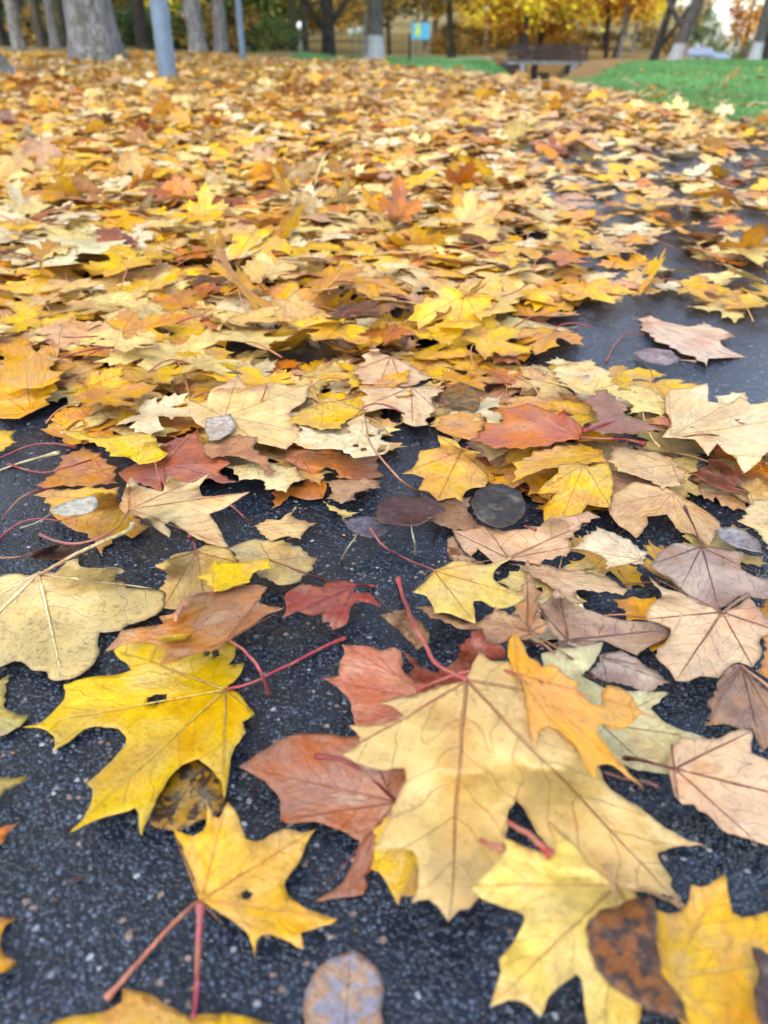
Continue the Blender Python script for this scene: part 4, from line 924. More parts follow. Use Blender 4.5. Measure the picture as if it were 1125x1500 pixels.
L(N_, 'small pale leaf with sharp points lying alone above the bright yellow one', ML, [(370,770),(390,760),(410,762),(422,752),(434,741),(431,758),(468,765),(449,776),(441,790),(412,787),(395,793),(380,782)], (371,769), [(390,760),(434,741),(468,765),(441,790),(395,793)], (234,200,135), (222,180,110), (190,140,90), .15, .2, p=[(371,769),(355,755),(338,740)], pc=(170,70,80), pr=.0008)
L(N_, 'pale yellow leaf tip beside the dark wet stems', ML, [(472,733),(490,741),(527,750),(515,757),(502,761),(482,747)], (474,733), [(472,733),(490,741),(527,750),(502,761),(482,747)], (242,218,130), (232,195,110), spot=.1, brown=.1)
L(N_, 'tan leaf with pale veins wedged under the orange brown leaf', ML, [(475,705),(500,700),(535,700),(560,703),(558,715),(535,718),(520,722),(522,732),(500,738),(478,730),(485,718)], (556,712), [(475,705),(478,730),(500,738),(535,700),(560,703)], (208,168,125), (190,140,105), (150,100,75), .3, .4)
# --- centre and right
L(N_, 'pale tan maple leaf on edge of a dark gap, stalk side up', ML, [(522,600),(525,567),(562,566),(605,567),(632,566),(652,572),(633,588),(639,600),(628,622),(605,624),(590,617),(581,600),(562,598),(538,603)], (603,567), [(525,567),(522,600),(605,624),(639,600),(652,572)], (236,208,160), (222,182,132), (160,110,80), .15, .2, vein=(170,120,85), vr=.0005)
L(O_, 'curled brown and yellow withered leaf in the dark gap', OL, [(640,598),(652,570),(675,559),(695,570),(704,587),(696,604),(680,596),(662,597)], (640,598), [(700,580)], (152,112,46), (96,68,36), (60,42,28), .8, .5, pinn=True, rim=.10, curl=.010)
L(N_, 'light orange leaf tucked behind the red glossy one', ML, [(638,627),(642,608),(675,602),(705,605),(715,620),(705,640),(688,645),(668,640),(650,634)], (705,640), [(688,645),(638,627),(642,608),(705,605),(715,620)], (226,164,92), (208,140,76), (190,115,60), .15, .2)
L(N_, 'yellow ochre folded leaf behind the yellow spotted one', ML, [(750,677),(780,660),(815,652),(850,648),(884,658),(892,676),(860,680),(820,685),(790,690),(770,697),(750,706)], (885,665), [(892,676),(770,697),(750,677),(815,652),(850,648)], (232,180,66), (222,160,62), (200,130,50), .15, .2, rim=.04, curl=.006)
L(N_, 'glossy orange red leaf folded like a tent', ML, [(688,645),(708,620),(735,620),(728,600),(750,597),(773,590),(800,600),(817,607),(830,597),(842,615),(854,630),(848,643),(803,653),(767,658),(725,657)], (850,640), [(803,653),(688,645),(728,600),(773,590),(830,597)], (216,126,58), (192,94,58), (165,70,45), .1, .15, rim=.05, curl=.009, p=[(850,640),(885,642),(915,643),(945,650)], pc=(165,35,45), pr=.0015)
L(N_, 'brown leaf lying flat under the dark red stalks', ML, [(853,587),(872,572),(890,570),(923,593),(920,610),(950,618),(977,630),(930,636),(883,637),(853,627),(873,610)], (970,630), [(977,640),(883,637),(853,587),(890,570),(923,593)], (178,130,95), (158,105,78), (120,75,55), .3, .4, p=[(980,624),(940,618),(895,619),(855,632)], pc=(165,35,45), pr=.0015)
L(N_, 'pale yellow leaf with curly points at the border of the bare strip', ML, [(880,567),(900,562),(915,568),(930,562),(957,570),(970,580),(985,593),(980,617),(950,603),(920,607),(923,590),(897,579)], (975,600), [(980,617),(920,607),(880,567),(930,562),(970,580)], (240,218,140), (232,196,100), (205,160,90), .15, .25, rim=.03, p=[(948,588),(943,605),(952,635),(966,655)], pc=(225,180,110))
L(N_, 'huge pale wavy leaf beside the bare wet strip', ML, [(970,640),(983,620),(975,600),(980,572),(1010,568),(1037,561),(1038,588),(1067,592),(1085,580),(1100,592),(1125,588),(1170,610),(1160,650),(1125,662),(1108,680),(1090,693),(1075,670),(1063,662),(1050,649),(1037,668),(1028,655),(1017,643)], (985,638), [(980,572),(1085,580),(1170,610),(1090,693),(1037,668)], (240,214,160), (232,192,120), (200,150,95), .12, .25, rim=.03, curl=.007, p=[(1000,640),(1040,636),(1065,645),(1075,655)], pc=(120,60,50))
L(N_, 'russet leaf with a black hole under the huge pale wavy leaf', ML, [(1008,693),(1037,673),(1060,673),(1094,693),(1092,724),(1063,720),(1037,710)], (1085,722), [(1063,720),(1008,693),(1037,673),(1060,673),(1094,693)], (164,94,64), (140,78,56), (110,60,45), .3, .3, holes=[[(1042,688),(1048,684),(1055,686),(1055,692),(1046,693)]])
L(N_, 'light tan leaf with many points spread over dark gaps', ML, [(890,742),(900,722),(930,705),(960,712),(983,717),(1000,728),(1037,750),(1055,768),(1037,800),(1015,782),(997,780),(988,768),(977,753),(947,757),(948,770),(932,788),(918,776),(907,770),(897,757)], (985,722), [(890,742),(932,788),(997,780),(1037,800),(1055,768)], (224,188,132), (212,164,112), (170,110,80), .2, .3)
L(N_, 'thin tan leaf lying across behind the yellow spotted one', ML, [(893,650),(920,655),(960,660),(985,670),(1010,690),(1000,712),(970,716),(940,700),(905,690),(890,675)], (985,680), [(1000,712),(905,690),(893,650),(960,660),(1010,690)], (228,196,146), (210,168,120), (175,125,85), .2, .25)
L(N_, 'yellow maple leaf with brown flecks hanging over a tan one', ML, [(787,722),(802,705),(817,693),(818,680),(850,677),(863,683),(890,676),(896,695),(898,713),(893,743),(876,742),(860,739),(852,752),(843,768),(820,764),(797,763),(797,743),(813,722),(800,722)], (855,680), [(818,680),(787,722),(820,766),(893,743),(890,678)], (236,190,60), (226,172,58), (190,120,60), .5, .2, curl=.006)
L(N_, 'tan leaf behind the round black one', ML, [(628,763),(642,735),(665,728),(692,727),(692,757),(708,770),(690,776),(665,777),(645,770)], (692,745), [(708,770),(665,777),(628,763),(642,735),(692,727)], (208,168,126), (190,142,108), (140,95,70), .3, .4)
L(N_, 'tan leaf with a long dark vein running to the purplish leaf', ML, [(662,777),(708,768),(755,775),(800,762),(837,755),(862,748),(880,758),(850,775),(838,800),(830,815),(790,828),(750,820),(725,826),(700,803),(690,815),(675,800)], (745,818), [(662,777),(708,768),(880,758),(838,800),(790,828)], (222,186,145), (206,160,120), (150,100,75), .2, .3, vein=(150,100,78), vr=.0004)
L(O_, 'narrow dark brown leaf with curled pale rim', OL, [(655,790),(664,784),(676,805),(694,817),(712,827),(700,831),(680,825),(660,818)], (712,828), [(660,790)], (120,76,46), (190,150,105), (70,45,35), .6, .6, pinn=True, rim=.08)
L(N_, 'star shaped ochre leaf above the round black leaf', ML, [(588,694),(607,683),(615,660),(628,658),(645,655),(641,637),(667,645),(675,656),(690,660),(706,662),(696,673),(716,697),(711,713),(695,714),(682,720),(677,734),(666,728),(641,733),(628,720),(613,717),(622,700),(605,694)], (676,661), [(641,637),(588,694),(641,733),(716,697),(706,662)], (234,188,84), (222,168,78), (180,120,70), .25, .15, curl=.004, p=[(676,660),(686,655)], vein=(200,145,80), vr=.0005)
L(O_, 'round black leaf with a matt sheen on tan leaves', OL, [(691,740),(695,724),(710,713),(735,709),(756,717),(768,733),(768,750),(756,766),(735,773),(712,767),(697,755)], (768,755), [(697,724)], (54,54,58), (70,62,50), (40,38,38), .5, .2, pinn=True, curl=.002, p=[(768,770),(785,776)], pc=(150,60,60))
L(O_, 'bluish grey leaf half under the dark purple one, pale thin stalk', OL, [(502,763),(525,757),(552,757),(575,773),(560,784),(542,788),(518,780)], (523,783), [(570,765)], (112,108,122), (86,80,90), (70,64,70), .3, .2, pinn=True, curl=.002, p=[(523,783),(512,800),(500,820)], pc=(205,190,140), pr=.0009)
L(O_, 'dark purplish brown leaf with pale stalk hanging onto asphalt', OL, [(550,750),(562,732),(575,728),(592,724),(606,730),(622,725),(640,734),(653,747),(635,758),(608,770),(575,768),(555,763)], (603,770), [(605,724)], (84,56,54), (66,44,46), (110,80,70), .4, .4, pinn=True, curl=.006, rim=.06, p=[(603,770),(607,790),(608,813)], pc=(210,200,160), pr=.0010)
L(N_, 'pale leaf with fine grey veins between two small wet puddles', ML, [(837,803),(855,785),(873,770),(900,780),(923,790),(950,810),(947,827),(915,828),(887,834),(883,815),(860,806)], (940,820), [(947,827),(887,834),(837,803),(873,770),(923,790)], (232,212,172), (214,182,140), (150,110,85), .2, .2)
L(O_, 'bluish grey leaf among pale ones beside the purplish leaf', OL, [(1047,777),(1060,773),(1083,773),(1110,790),(1117,810),(1087,803),(1060,793)], (1047,777), [(1115,806)], (165,162,165), (140,130,130), (100,90,90), .3, .2, pinn=True)
L(N_, 'pale straw leaf tip lying over the bluish grey leaf', ML, [(1080,763),(1090,745),(1103,733),(1125,731),(1165,750),(1150,800),(1125,812),(1117,790),(1100,772)], (1150,770), [(1125,812),(1080,763),(1103,733),(1125,731),(1165,750)], (240,214,158), (226,190,130), (190,145,95), .15, .2)
L(N_, 'pale tan leaf reaching under the purplish leaves towards a puddle', ML, [(745,825),(775,826),(800,828),(850,833),(890,843),(921,863),(913,872),(877,868),(845,864),(842,872),(855,884),(830,880),(807,860),(780,845)], (745,832), [(775,824),(890,843),(921,863),(855,886),(780,850)], (226,196,150), (212,170,126), (150,105,80), .2, .25, vein=(150,105,80), vr=.0004)
L(N_, 'purplish grey leaf with dark upright midrib beside the puddle', ML, [(953,828),(963,812),(975,803),(990,795),(1027,800),(1050,801),(1067,806),(1090,809),(1085,830),(1103,843),(1125,848),(1150,860),(1125,876),(1100,874),(1083,873),(1068,885),(1053,893),(1035,887),(1013,880),(1005,868),(997,862),(983,850)], (1028,801), [(953,828),(997,862),(1053,893),(1150,860),(1090,809)], (190,166,146), (168,136,116), (96,62,60), .3, .35, p=[(1028,801),(1018,775),(1003,742)], pc=(120,85,75), pr=.0011, vein=(92,60,56), vr=.0006)
L(N_, 'mauve grey leaf with dark forking veins under the orange leaf tip', ML, [(787,888),(800,880),(817,862),(837,883),(860,893),(907,907),(937,910),(963,913),(981,923),(977,934),(950,947),(933,960),(905,948),(883,937),(847,947),(827,941),(810,930),(800,910)], (832,938), [(787,888),(817,862),(981,923),(933,960),(883,940)], (202,172,142), (180,142,118), (100,62,58), .3, .3, p=[(832,938),(800,945),(768,936)], pc=(120,70,60), vein=(104,66,60), vr=.0006)
L(N_, 'grey leaf with orange tip beside the puddle', ML, [(866,980),(878,960),(895,955),(910,952),(932,963),(947,977),(963,982),(982,1000),(960,1010),(940,1014),(917,1004),(890,1000),(867,992)], (880,962), [(866,980),(890,1000),(982,1000),(947,977),(910,952)], (190,170,152), (172,140,120), (110,75,65), .3, .4, vein=(104,70,62), vr=.0005)
L(N_, 'tan leaf with a sharp orange upright tip', ML, [(773,820),(780,845),(795,868),(790,888),(802,912),(798,926),(780,929),(760,920),(748,902),(755,868),(767,842)], (774,925), [(760,920),(748,902),(773,820),(795,868),(802,912)], (214,172,128), (212,140,70), (130,85,65), .25, .3, p=[(774,925),(810,955),(850,985),(872,993)], pc=(130,85,65), vein=(140,90,70), vr=.0005)
L(N_, 'broad greyish tan leaf with raised brown veins beside the puddle', ML, [(950,843),(966,858),(980,864),(1003,871),(1020,882),(1037,888),(1060,896),(1083,886),(1097,873),(1108,888),(1125,907),(1150,928),(1123,930),(1114,936),(1117,953),(1112,966),(1103,978),(1083,970),(1070,974),(1062,985),(1053,993),(1027,990),(1010,997),(990,997),(980,980),(960,960),(968,946),(980,933),(983,920),(967,913),(947,907),(950,890),(970,872),(960,858)], (1058,897), [(950,843),(947,907),(990,997),(1103,978),(1150,928)], (218,188,150), (200,158,122), (140,95,72), .3, .3, p=[(1058,897),(1075,883),(1096,871)], pc=(150,115,90), pr=.0015, vein=(128,86,66), vr=.0010)
L(N_, 'orange leaf edge poking out at the brown grey leaf', ML, [(1125,930),(1116,933),(1118,956),(1106,982),(1125,994),(1155,990),(1165,935)], (1160,960), [(1155,990),(1106,982),(1116,933),(1125,930),(1165,935)], (228,168,100), (212,140,86), (180,110,70), .2, .3)
L(N_, 'brown grey leaf with dull wet surface by the puddle', ML, [(1070,975),(1060,988),(1050,1000),(1036,1027),(1043,1040),(1030,1063),(1060,1060),(1083,1067),(1103,1067),(1110,1087),(1117,1100),(1155,1090),(1165,1020),(1125,1013),(1103,987),(1087,973)], (1086,975), [(1036,1027),(1030,1063),(1117,1100),(1155,1090),(1125,1013)], (176,138,104), (150,118,98), (110,72,55), .4, .4, p=[(1086,975),(1105,990),(1130,1010)], pc=(190,140,110), vein=(112,74,58), vr=.0007)
# --- the near leaves
L(N_, 'pale greenish yellow leaf under the big khaki and the apricot leaves', ML, [(793,957),(823,950),(855,946),(884,939),(878,957),(863,980),(853,990),(880,1005),(907,1012),(950,1013),(980,1014),(953,1038),(977,1060),(1013,1073),(1036,1082),(1000,1090),(985,1110),(980,1134),(957,1131),(923,1124),(880,1100),(850,1050),(800,990)], (880,1060), [(793,957),(884,939),(980,1014),(1036,1082),(957,1131)], (226,216,164), (214,200,140), (180,150,100), .12, .1, curl=.002, vein=(170,130,90), vr=.0005)
L(N_, 'pinkish tan leaf with radiating dark veins on the wet asphalt', ML, [(980,1103),(983,1090),(1007,1080),(1050,1083),(1070,1072),(1087,1067),(1102,1070),(1100,1088),(1101,1103),(1125,1113),(1180,1120),(1205,1180),(1170,1252),(1125,1238),(1110,1233),(1077,1222),(1057,1215),(1047,1203),(1036,1192),(1023,1187),(1017,1178),(1000,1178),(988,1165),(983,1143),(978,1117)], (988,1126), [(983,1088),(1102,1070),(1205,1180),(1110,1235),(996,1178)], (222,188,148), (206,164,124), (120,72,62), .2, .25, p=[(988,1126),(955,1117),(915,1110)], pc=(110,45,45), vein=(118,66,58), vr=.0008)
L(O_, 'mottled brown and yellow leaf half under the big lemon yellow one', OL, [(217,1203),(233,1167),(253,1130),(287,1110),(317,1128),(329,1163),(327,1183),(313,1197),(293,1200),(267,1215),(247,1216),(227,1212)], (240,1212), [(300,1114)], (176,134,50), (70,50,36), (50,36,28), .9, .5, pinn=True, curl=.002)
L(N_, 'olive yellow leaf tip beside the big lemon yellow leaf', ML, [(-10,1000),(18,987),(10,1010),(13,1040),(27,1047),(43,1047),(30,1063),(0,1078),(-60,1090),(-90,1040),(-50,1000)], (-70,1045), [(-10,1000),(18,987),(43,1047),(0,1078),(-60,1090)], (206,184,84), (180,164,96), (150,130,70), .4, .2)
L(N_, 'small olive leaf tip with reddish point on bare asphalt', ML, [(0,1138),(20,1140),(43,1137),(33,1147),(0,1167),(-60,1182),(-75,1130)], (-65,1155), [(-75,1130),(0,1138),(43,1137),(0,1167),(-60,1182)], (206,178,84), (190,160,84), (150,110,60), .3, .2)
L(N_, 'orange leaf point on bare asphalt below the olive tip', ML, [(0,1213),(10,1210),(30,1203),(7,1230),(0,1237),(-60,1242),(-60,1200)], (-55,1220), [(-60,1200),(0,1213),(30,1203),(0,1237),(-60,1242)], (224,140,50), (206,115,46), (170,95,45), .1, .2)
L(N_, 'orange yellow leaf with two points reaching in on bare asphalt', ML, [(0,1342),(26,1342),(7,1355),(1,1370),(0,1385),(7,1400),(24,1416),(0,1426),(-70,1440),(-90,1380),(-60,1332)], (-80,1385), [(-60,1332),(26,1342),(7,1395),(24,1416),(-70,1440)], (230,165,50), (214,140,56), (180,110,50), .15, .2)
L(O_, 'worn oval leaf, half slate grey and half tan, alone on asphalt', OL, [(517,1389),(537,1404),(557,1424),(563,1450),(558,1485),(562,1530),(505,1562),(450,1530),(443,1480),(456,1434),(481,1404),(507,1396)], (505,1560), [(512,1390)], (150,146,158), (178,142,112), (90,80,76), .5, .3, pinn=True, curl=.003)
L(N_, 'pale khaki leaf underside up with thick cream veins', ML, [(57,838),(80,838),(92,829),(103,820),(115,818),(117,830),(143,833),(177,832),(182,838),(170,842),(168,850),(182,852),(187,860),(213,862),(241,865),(239,890),(213,908),(187,915),(177,923),(146,926),(143,940),(145,958),(132,977),(110,992),(83,997),(71,993),(68,983),(50,982),(37,972),(20,968),(0,977),(-40,988),(-70,965),(-38,930),(-55,900),(-20,870),(-15,850),(5,842),(30,840),(43,843)], (57,840), [(112,818),(241,865),(92,997),(-70,965),(-55,900)], (222,194,128), (206,182,112), (235,215,165), .35, .55, curl=.0035, p=[(57,842),(90,823),(120,808),(160,790),(187,777),(195,768)], pc=(222,196,140), pr=.0018, vein=(236,214,166), vr=.0012)
L(N_, 'tan leaf lying under the small bright yellow one', ML, [(227,827),(255,812),(287,806),(300,798),(330,802),(345,815),(370,830),(362,860),(300,882),(268,893),(240,890),(243,868),(233,862),(243,838)], (288,808), [(227,827),(240,890),(300,885),(370,830),(330,802)], (226,190,110), (210,164,96), (160,110,70), .35, .3, p=[(288,808),(284,795),(277,785)], pc=(160,60,70), vein=(180,125,80), vr=.0006)
L(N_, 'dull greenish tan leaf behind the bright yellow one, dark stalk', ML, [(334,804),(352,796),(375,789),(415,791),(440,800),(467,817),(459,834),(441,850),(420,856),(405,856),(380,845),(350,830)], (395,820), [(334,804),(375,789),(467,817),(441,850),(380,850)], (212,186,118), (196,168,110), (150,115,75), .35, .3, p=[(395,820),(440,838),(482,853)], pc=(110,55,50))
L(N_, 'big lemon yellow maple leaf with a black hole, red stalk', ML, [(330,1010),(335,1003),(350,990),(358,971),(345,973),(334,974),(343,963),(346,943),(320,935),(280,930),(220,935),(180,942),(166,952),(170,960),(187,973),(192,982),(173,988),(130,992),(93,1003),(95,1020),(80,1040),(60,1058),(33,1065),(62,1067),(78,1077),(80,1087),(76,1099),(100,1087),(123,1068),(147,1064),(173,1067),(185,1080),(183,1093),(173,1103),(150,1127),(127,1148),(135,1154),(132,1180),(123,1197),(102,1219),(147,1198),(177,1190),(197,1182),(203,1190),(207,1224),(213,1207),(227,1177),(247,1140),(267,1120),(290,1111),(310,1127),(323,1143),(328,1170),(333,1147),(337,1113),(345,1092),(360,1073),(355,1057),(373,1045),(360,1030),(347,1013)],
  (330,1010), [(166,952),(33,1065),(102,1219),(328,1170),(373,1045)], (230,188,26), (212,178,40), (212,170,50), .28, .15, curl=.007, rim=.04, step=.004,
  holes=[[(215,1022),(226,1017),(245,1016),(243,1027),(230,1032),(217,1031)], [(298,955),(305,952),(308,958),(301,961)], [(310,954),(320,951),(321,961),(313,964)]], p=[(331,1009),(365,1002),(420,975),(465,952),(506,934)], pc=(196,72,88), pr=.0014, vein=(212,182,70), vr=.0007)
L(N_, 'brownish orange leaf lying over the big lemon yellow one', ML, [(335,938),(350,927),(375,913),(393,899),(417,891),(400,888),(378,882),(392,860),(367,856),(333,863),(313,866),(283,870),(267,880),(253,899),(233,903),(240,914),(213,918),(177,923),(172,933),(154,954),(187,942),(227,942),(240,948),(242,960),(234,973),(257,968),(280,958),(300,952),(320,951)], (335,938), [(234,973),(154,954),(233,903),(392,860),(417,891)], (208,140,72), (192,130,80), (160,90,60), .25, .2, curl=.006, rim=.02, p=[(335,938),(360,955),(382,985),(394,1018)], pc=(198,84,88), pr=.0012, vein=(190,120,70), vr=.0005)
L(N_, 'small bright yellow leaf curled on the tan leaves, pink stalk', ML, [(289,846),(303,837),(310,819),(330,824),(347,824),(370,820),(396,817),(399,833),(370,840),(366,853),(334,863),(313,867)], (312,866), [(289,846),(310,819),(396,817),(366,853),(334,863)], (246,206,36), (240,190,40), (225,170,40), .08, .05, curl=.006, rim=.04, p=[(312,866),(290,868),(272,880),(262,897),(258,910)], pc=(214,140,110))
L(N_, 'crumpled crimson leaf alone on the wet asphalt', ML, [(417,872),(430,862),(442,855),(472,860),(478,852),(500,850),(518,852),(522,858),(517,868),(542,868),(558,889),(535,882),(522,880),(513,893),(508,913),(487,923),(482,910),(473,912),(472,898),(458,902),(435,895),(413,906),(420,890)], (518,860), [(558,889),(487,923),(413,906),(442,855),(478,852)], (160,74,62), (178,92,60), (130,52,48), .25, .2, curl=.008, rim=.04, p=[(518,860),(534,857),(548,859)], pc=(150,50,45), pr=.0012)
L(O_, 'little dry brown leaf pointing down beside the thick red stalk', OL, [(557,900),(572,897),(585,894),(598,893),(612,907),(625,923),(628,940),(610,953),(602,940),(588,927),(572,913)], (574,897), [(618,948)], (176,138,98), (148,110,76), (90,62,46), .5, .5, pinn=True, rim=.06, curl=.005, p=[(574,897),(562,885),(550,872)], pc=(90,60,45), pr=.0007)
L(N_, 'curled brown tan leaf under the pale yellow one', ML, [(607,890),(632,887),(655,900),(695,912),(725,888),(760,900),(792,928),(768,938),(748,930),(738,941),(708,941),(702,922),(670,920),(630,905)], (780,925), [(792,928),(738,941),(607,890),(695,905),(760,900)], (200,160,116), (176,128,90), (130,85,60), .4, .5, curl=.006)
L(N_, 'clear pale yellow leaf with drawn out lobes, long pink stalk', ML, [(636,836),(622,853),(604,867),(625,873),(637,898),(652,897),(675,905),(696,913),(694,880),(705,879),(725,890),(748,888),(770,875),(752,866),(728,853),(724,838),(738,824),(754,814),(708,828),(690,824),(665,821),(652,829)], (636,836), [(604,867),(696,913),(770,875),(754,814),(665,821)], (240,206,110), (228,188,104), (195,145,80), .12, .12, curl=.005, rim=.015, p=[(636,836),(592,817),(562,800),(542,774)], pc=(186,92,98), pr=.0010, vein=(200,155,85), vr=.0005)
L(N_, 'dark red leaf lobe tucked behind the big khaki leaf', ML, [(590,955),(612,974),(640,985),(665,970),(672,945),(690,925),(706,920),(712,940),(735,945),(741,962),(720,968),(704,975),(700,1000),(640,1020),(590,1020)], (690,1000), [(590,1020),(590,955),(672,945),(706,920),(741,962)], (150,66,46), (176,94,62), (110,45,40), .2, .2, curl=.0015)
L(N_, 'dusty rose leaf reaching out from under the big khaki leaf', ML, [(470,993),(498,990),(497,970),(505,957),(500,943),(515,945),(548,948),(557,953),(575,948),(588,953),(592,985),(620,1000),(660,1005),(690,1010),(680,1040),(600,1070),(560,1075),(520,1061),(515,1033),(505,1017),(485,1000)], (650,1030), [(588,950),(500,943),(470,993),(520,1061),(560,1078)], (188,114,86), (202,130,88), (175,90,78), .12, .15, curl=.0015, vein=(180,98,80), vr=.0005)
L(N_, 'reddish brown leaf with dark stalk across it under the big khaki leaf', ML, [(350,1123),(388,1098),(418,1080),(452,1074),(485,1075),(508,1080),(525,1076),(560,1085),(600,1130),(612,1180),(590,1210),(560,1250),(542,1277),(533,1283),(539,1297),(532,1310),(488,1316),(461,1321),(475,1310),(498,1297),(508,1280),(522,1250),(527,1231),(508,1220),(488,1212),(462,1203),(428,1207),(410,1201),(408,1166),(380,1140)], (580,1175), [(525,1076),(350,1123),(410,1201),(461,1321),(560,1290)], (178,112,76), (170,118,92), (130,62,55), .2, .3, curl=.002, p=[(578,1173),(545,1143),(505,1117),(462,1108)], pc=(150,60,62), pr=.0013, vein=(140,72,58), vr=.0006)
L(N_, 'golden leaf scrap with a grey speck peeping out below the big khaki leaf', ML, [(543,1273),(548,1247),(545,1215),(575,1177),(600,1180),(640,1240),(614,1293),(608,1312),(588,1312),(583,1326),(575,1310),(565,1290),(555,1277)], (620,1210), [(543,1273),(583,1326),(608,1312),(640,1240),(575,1177)], (236,190,52), (222,170,58), (190,130,50), .35, .2, curl=.001)
L(N_, 'biggest maple leaf, khaki tan with radiating veins and thick red stalk', ML, [(682,996),(665,1000),(651,1003),(638,1008),(608,1017),(580,1022),(555,1030),(577,1035),(593,1048),(575,1057),(538,1063),(511,1063),(527,1080),(520,1096),(498,1104),(532,1120),(555,1127),(592,1125),(595,1140),(582,1167),(568,1203),(555,1230),(546,1243),(575,1243),(602,1244),(611,1257),(612,1300),(602,1322),(628,1317),(642,1327),(657,1350),(672,1333),(688,1330),(703,1313),(725,1285),(738,1250),(745,1205),(746,1185),(756,1173),(766,1182),(783,1213),(812,1250),(835,1275),(880,1290),(917,1303),(950,1307),(983,1313),(1003,1329),(982,1297),(984,1287),(970,1267),(963,1249),(980,1243),(1003,1238),(1035,1240),(997,1225),(967,1207),(937,1182),(893,1155),(872,1110),(862,1075),(848,1030),(820,996),(785,974),(750,968),(718,967),(704,954),(695,967),(688,985)],
  (684,997), [(555,1030),(498,1104),(657,1350),(1003,1329),(800,1018)], (227,193,122), (216,178,104), (150,98,66), .10, .25, curl=.004, rim=.012, step=.004, p=[(684,996),(665,987),(638,970),(622,940),(608,917),(592,877),(583,847)], pc=(190,84,84), pr=.0019, vein=(160,108,70), vr=.0004, arch=.012)
L(N_, 'apricot orange leaf lying on top of the biggest khaki leaf', ML, [(757,986),(750,976),(744,950),(752,922),(763,938),(770,950),(775,963),(788,968),(793,976),(810,973),(827,987),(847,1000),(845,1008),(867,1030),(883,1033),(880,1015),(890,1003),(907,1006),(927,1020),(937,1040),(960,1050),(938,1046),(930,1055),(913,1067),(897,1069),(887,1060),(874,1064),(883,1083),(900,1105),(915,1123),(944,1156),(920,1138),(897,1120),(874,1121),(872,1142),(860,1123),(848,1100),(833,1083),(817,1069),(803,1063),(793,1067),(787,1080),(782,1095),(775,1067),(770,1017),(763,992)], (757,986), [(752,922),(937,1040),(944,1156),(872,1142),(782,1095)], (240,178,72), (234,160,66), (215,140,65), .12, .12, curl=.006, rim=.02, step=.004, holes=[[(787,996),(794,994),(799,998),(793,1001)]], p=[(757,986),(720,981),(680,985),(645,997),(612,1012)], pc=(196,84,80), pr=.0012, vein=(222,150,66), vr=.0006)
L(N_, 'smooth pale yellow leaf below the biggest khaki leaf', ML, [(905,1297),(888,1286),(870,1270),(850,1243),(830,1223),(804,1203),(812,1228),(816,1250),(800,1250),(777,1243),(750,1231),(738,1228),(733,1255),(710,1280),(686,1297),(698,1308),(715,1320),(750,1332),(767,1340),(769,1348),(757,1373),(740,1395),(732,1406),(735,1424),(718,1474),(758,1465),(778,1475),(791,1489),(808,1455),(830,1437),(845,1426),(851,1434),(856,1470),(862,1505),(880,1570),(905,1530),(935,1500),(945,1450),(955,1390),(945,1335),(925,1305)], (905,1297), [(804,1203),(686,1297),(718,1474),(880,1570),(955,1400)], (236,206,112), (226,194,104), (190,140,80), .15, .12, curl=.006, rim=.012, step=.004, p=[(905,1297),(935,1300),(970,1315),(1003,1330)], pc=(216,170,120), pr=.0012, vein=(218,180,100), vr=.0005)
L(N_, 'deep yellow leaf beside the dark brown heart shaped one', ML, [(953,1320),(963,1333),(980,1339),(997,1335),(1010,1317),(1013,1296),(1027,1300),(1043,1293),(1061,1279),(1067,1310),(1073,1337),(1087,1344),(1103,1342),(1125,1335),(1172,1320),(1182,1370),(1160,1420),(1205,1462),(1150,1510),(1120,1572),(1060,1540),(1020,1522),(990,1480),(960,1400),(955,1350)], (984,1431), [(953,1320),(1061,1279),(1182,1400),(1120,1572),(990,1490)], (234,184,46), (226,172,60), (220,170,80), .2, .12, curl=.005, rim=.012, vein=(228,186,90), vr=.0006)
L(O_, 'dark brown heart shaped leaf mottled black on yellow maple leaves', OL, [(903,1329),(877,1333),(862,1347),(857,1362),(860,1387),(873,1420),(893,1443),(923,1463),(947,1480),(963,1482),(993,1490),(1010,1503),(1003,1470),(983,1443),(970,1413),(963,1380),(964,1347),(955,1312),(944,1318),(932,1314),(918,1318)], (908,1326), [(1006,1498)], (132,80,30), (52,32,24), (48,30,22), 1.0, .5, pinn=True, curl=.005, rim=.03, p=[(908,1326),(895,1300),(888,1268)], pc=(196,150,110), pr=.0008)
L(O_, 'dark slate brown leaf edge on the deep yellow leaf', OL, [(1101,1387),(1125,1397),(1165,1440),(1140,1505),(1116,1500),(1108,1470),(1104,1447),(1112,1427),(1106,1407)], (1130,1500), [(1103,1390)], (86,66,66), (66,52,54), (50,40,42), .5, .3, pinn=True, curl=.003)
L(N_, 'golden star shaped leaf with a black hole, tan stalk on asphalt', ML, [(293,1318),(285,1287),(277,1267),(263,1233),(251,1210),(268,1220),(283,1225),(297,1217),(303,1200),(301,1170),(312,1196),(322,1198),(333,1174),(350,1197),(360,1230),(375,1233),(395,1223),(417,1213),(440,1219),(463,1214),(452,1230),(438,1263),(418,1290),(420,1307),(442,1327),(494,1347),(462,1360),(440,1366),(444,1390),(418,1377),(395,1367),(382,1370),(375,1380),(374,1406),(368,1380),(360,1363),(333,1343),(307,1327)], (293,1319), [(251,1210),(333,1174),(463,1214),(494,1347),(374,1406)], (240,186,58), (234,176,50), (214,150,60), .08, .08, curl=.007, rim=.035, step=.004, holes=[[(352,1307),(362,1303),(371,1307),(364,1318),(355,1317)]], p=[(292,1320),(265,1342),(230,1378),(195,1420),(155,1464)], pc=(200,124,96), pr=.0015, vein=(220,158,66), vr=.0006)
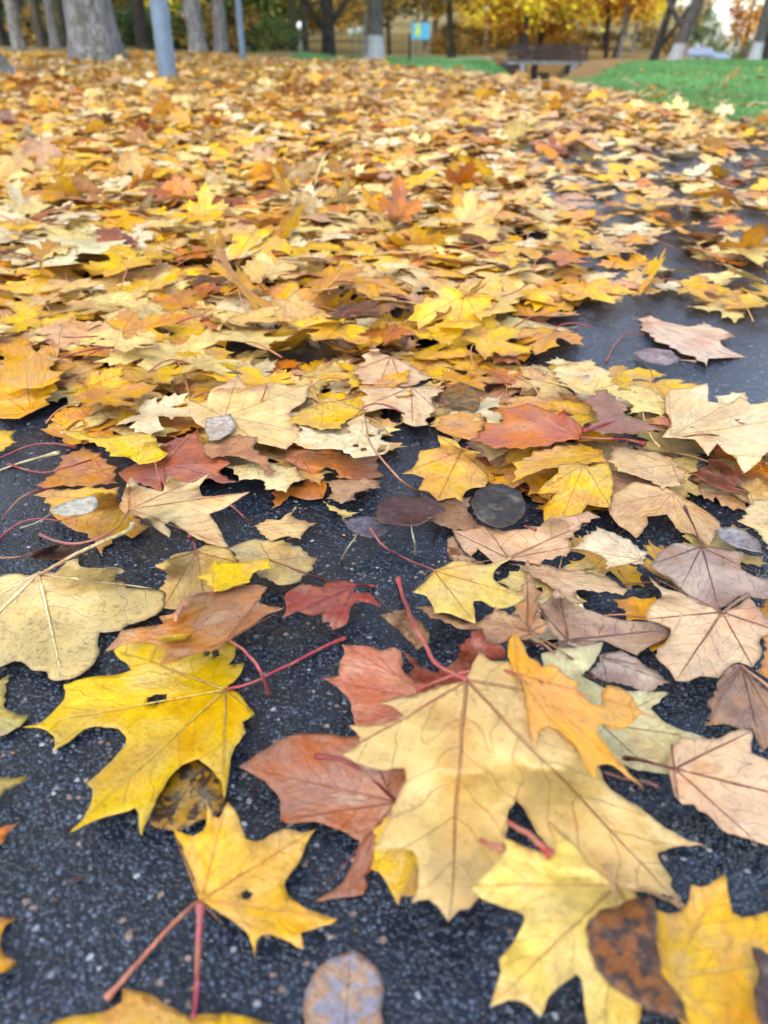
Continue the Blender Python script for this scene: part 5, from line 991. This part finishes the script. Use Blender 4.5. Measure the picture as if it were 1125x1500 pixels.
L(N_, 'yellow leaf at the foot of the golden star leaf, red stalk upright', ML, [(278,1490),(240,1470),(217,1455),(180,1447),(179,1467),(150,1483),(110,1487),(80,1497),(50,1512),(140,1570),(110,1645),(220,1612),(270,1690),(305,1605),(395,1625),(365,1560),(425,1512),(375,1493),(333,1483),(290,1486)], (283,1492), [(180,1447),(110,1645),(270,1690),(395,1625),(425,1512)], (236,186,44), (226,172,54), (214,150,60), .1, .1, curl=.005, rim=.012, p=[(283,1492),(289,1440),(291,1380),(293,1324)], pc=(182,72,86), pr=.0017)
def loose_stalk(label, P, c, r=0.0012, arch=0.006):
    P = np.asarray(P, float); g = unproj(P, 0.003); n = len(P); z = hget(g[:, 0], g[:, 1], 1)+r*1.1+arch*np.sin(np.linspace(0, math.pi, n)); Q = unproj(P, z)
    o = stalk(None, Q[0], Q, c, r*0.9, r*1.2); o.name = 'leaf_stalk'; o.location = Q[0]; tag(o, label, 'leaf stalk')
loose_stalk('thick red stalk crossing the dark gap under the biggest khaki leaf', [(742,1204),(770,1220),(790,1237),(808,1252)], (190,60,62), .0018, .001)
loose_stalk('short red stalk end lying on the biggest khaki leaf', [(704,1230),(718,1236),(738,1243)], (190,80,78), .0016, .001)
loose_stalk('arched crimson stalk over the wet gap beside the large amber leaf', [(-8,674),(37,655),(75,650),(112,655)], (150,50,62), .0012, .010)
loose_stalk('cream stalk lying below the arched crimson one', [(-8,692),(40,675),(86,663)], (220,205,150), .0015, .003)
loose_stalk('red stalk curving from the asphalt to the amber leaf rim', [(4,762),(20,738),(45,722),(68,717)], (150,50,60), .0011, .008)
loose_stalk('thin brown twig between the mauve grey leaf and the apricot leaf', [(790,935),(830,960),(868,990)], (120,80,60), .0009, .004)
loose_stalk('dark thin twig lying in the puddle under the apricot leaf tip', [(885,1130),(915,1140),(945,1143),(962,1152)], (110,60,60), .0008, .002)

def crumbs():
    n = 170; P = np.stack([rng.uniform(0, 1125, n), rng.uniform(620, 1490, n)], 1); W = unproj(P, 0.002); V = []; F = []; K = []
    pal = np.array([lin(c) for c in [(150,100,55), (95,62,40), (190,140,70), (70,50,40), (205,170,100)]])*0.8
    for x, y, _ in W:
        k = int(rng.integers(4, 7)); sz = rng.uniform(0.0006, 0.0022)*(1 if rng.random() < .9 else 1.8); o = len(V); a0 = rng.uniform(0, 6.28); st = rng.uniform(0.35, 1)
        z = float(hget(np.array([x]), np.array([y]), 0)[0]) + 0.0006
        if z > 0.002: continue
        t1, t2 = rng.normal(0, .3, 2)
        for j in range(k):
            a = a0+2*math.pi*j/k; rr = sz*rng.uniform(.35, 1.4); dx, dy = rr*math.cos(a), rr*st*math.sin(a); V.append((x+dx, y+dy, z+0.0008+abs(t1*dx+t2*dy)))
        F.append(list(range(o, o+k))); c = pal[rng.integers(0, 5)]*rng.uniform(.7, 1.2); K += [c]*k
    me = mesh('leaf_crumbs', V, F, M_FOL, False); vattr(me, 'c1', np.array(K), 'FLOAT_COLOR')
    tag(obj('leaf_crumbs', me), 'tiny brown leaf crumbs strewn on the wet asphalt', 'leaf crumbs', kind='stuff')
crumbs()
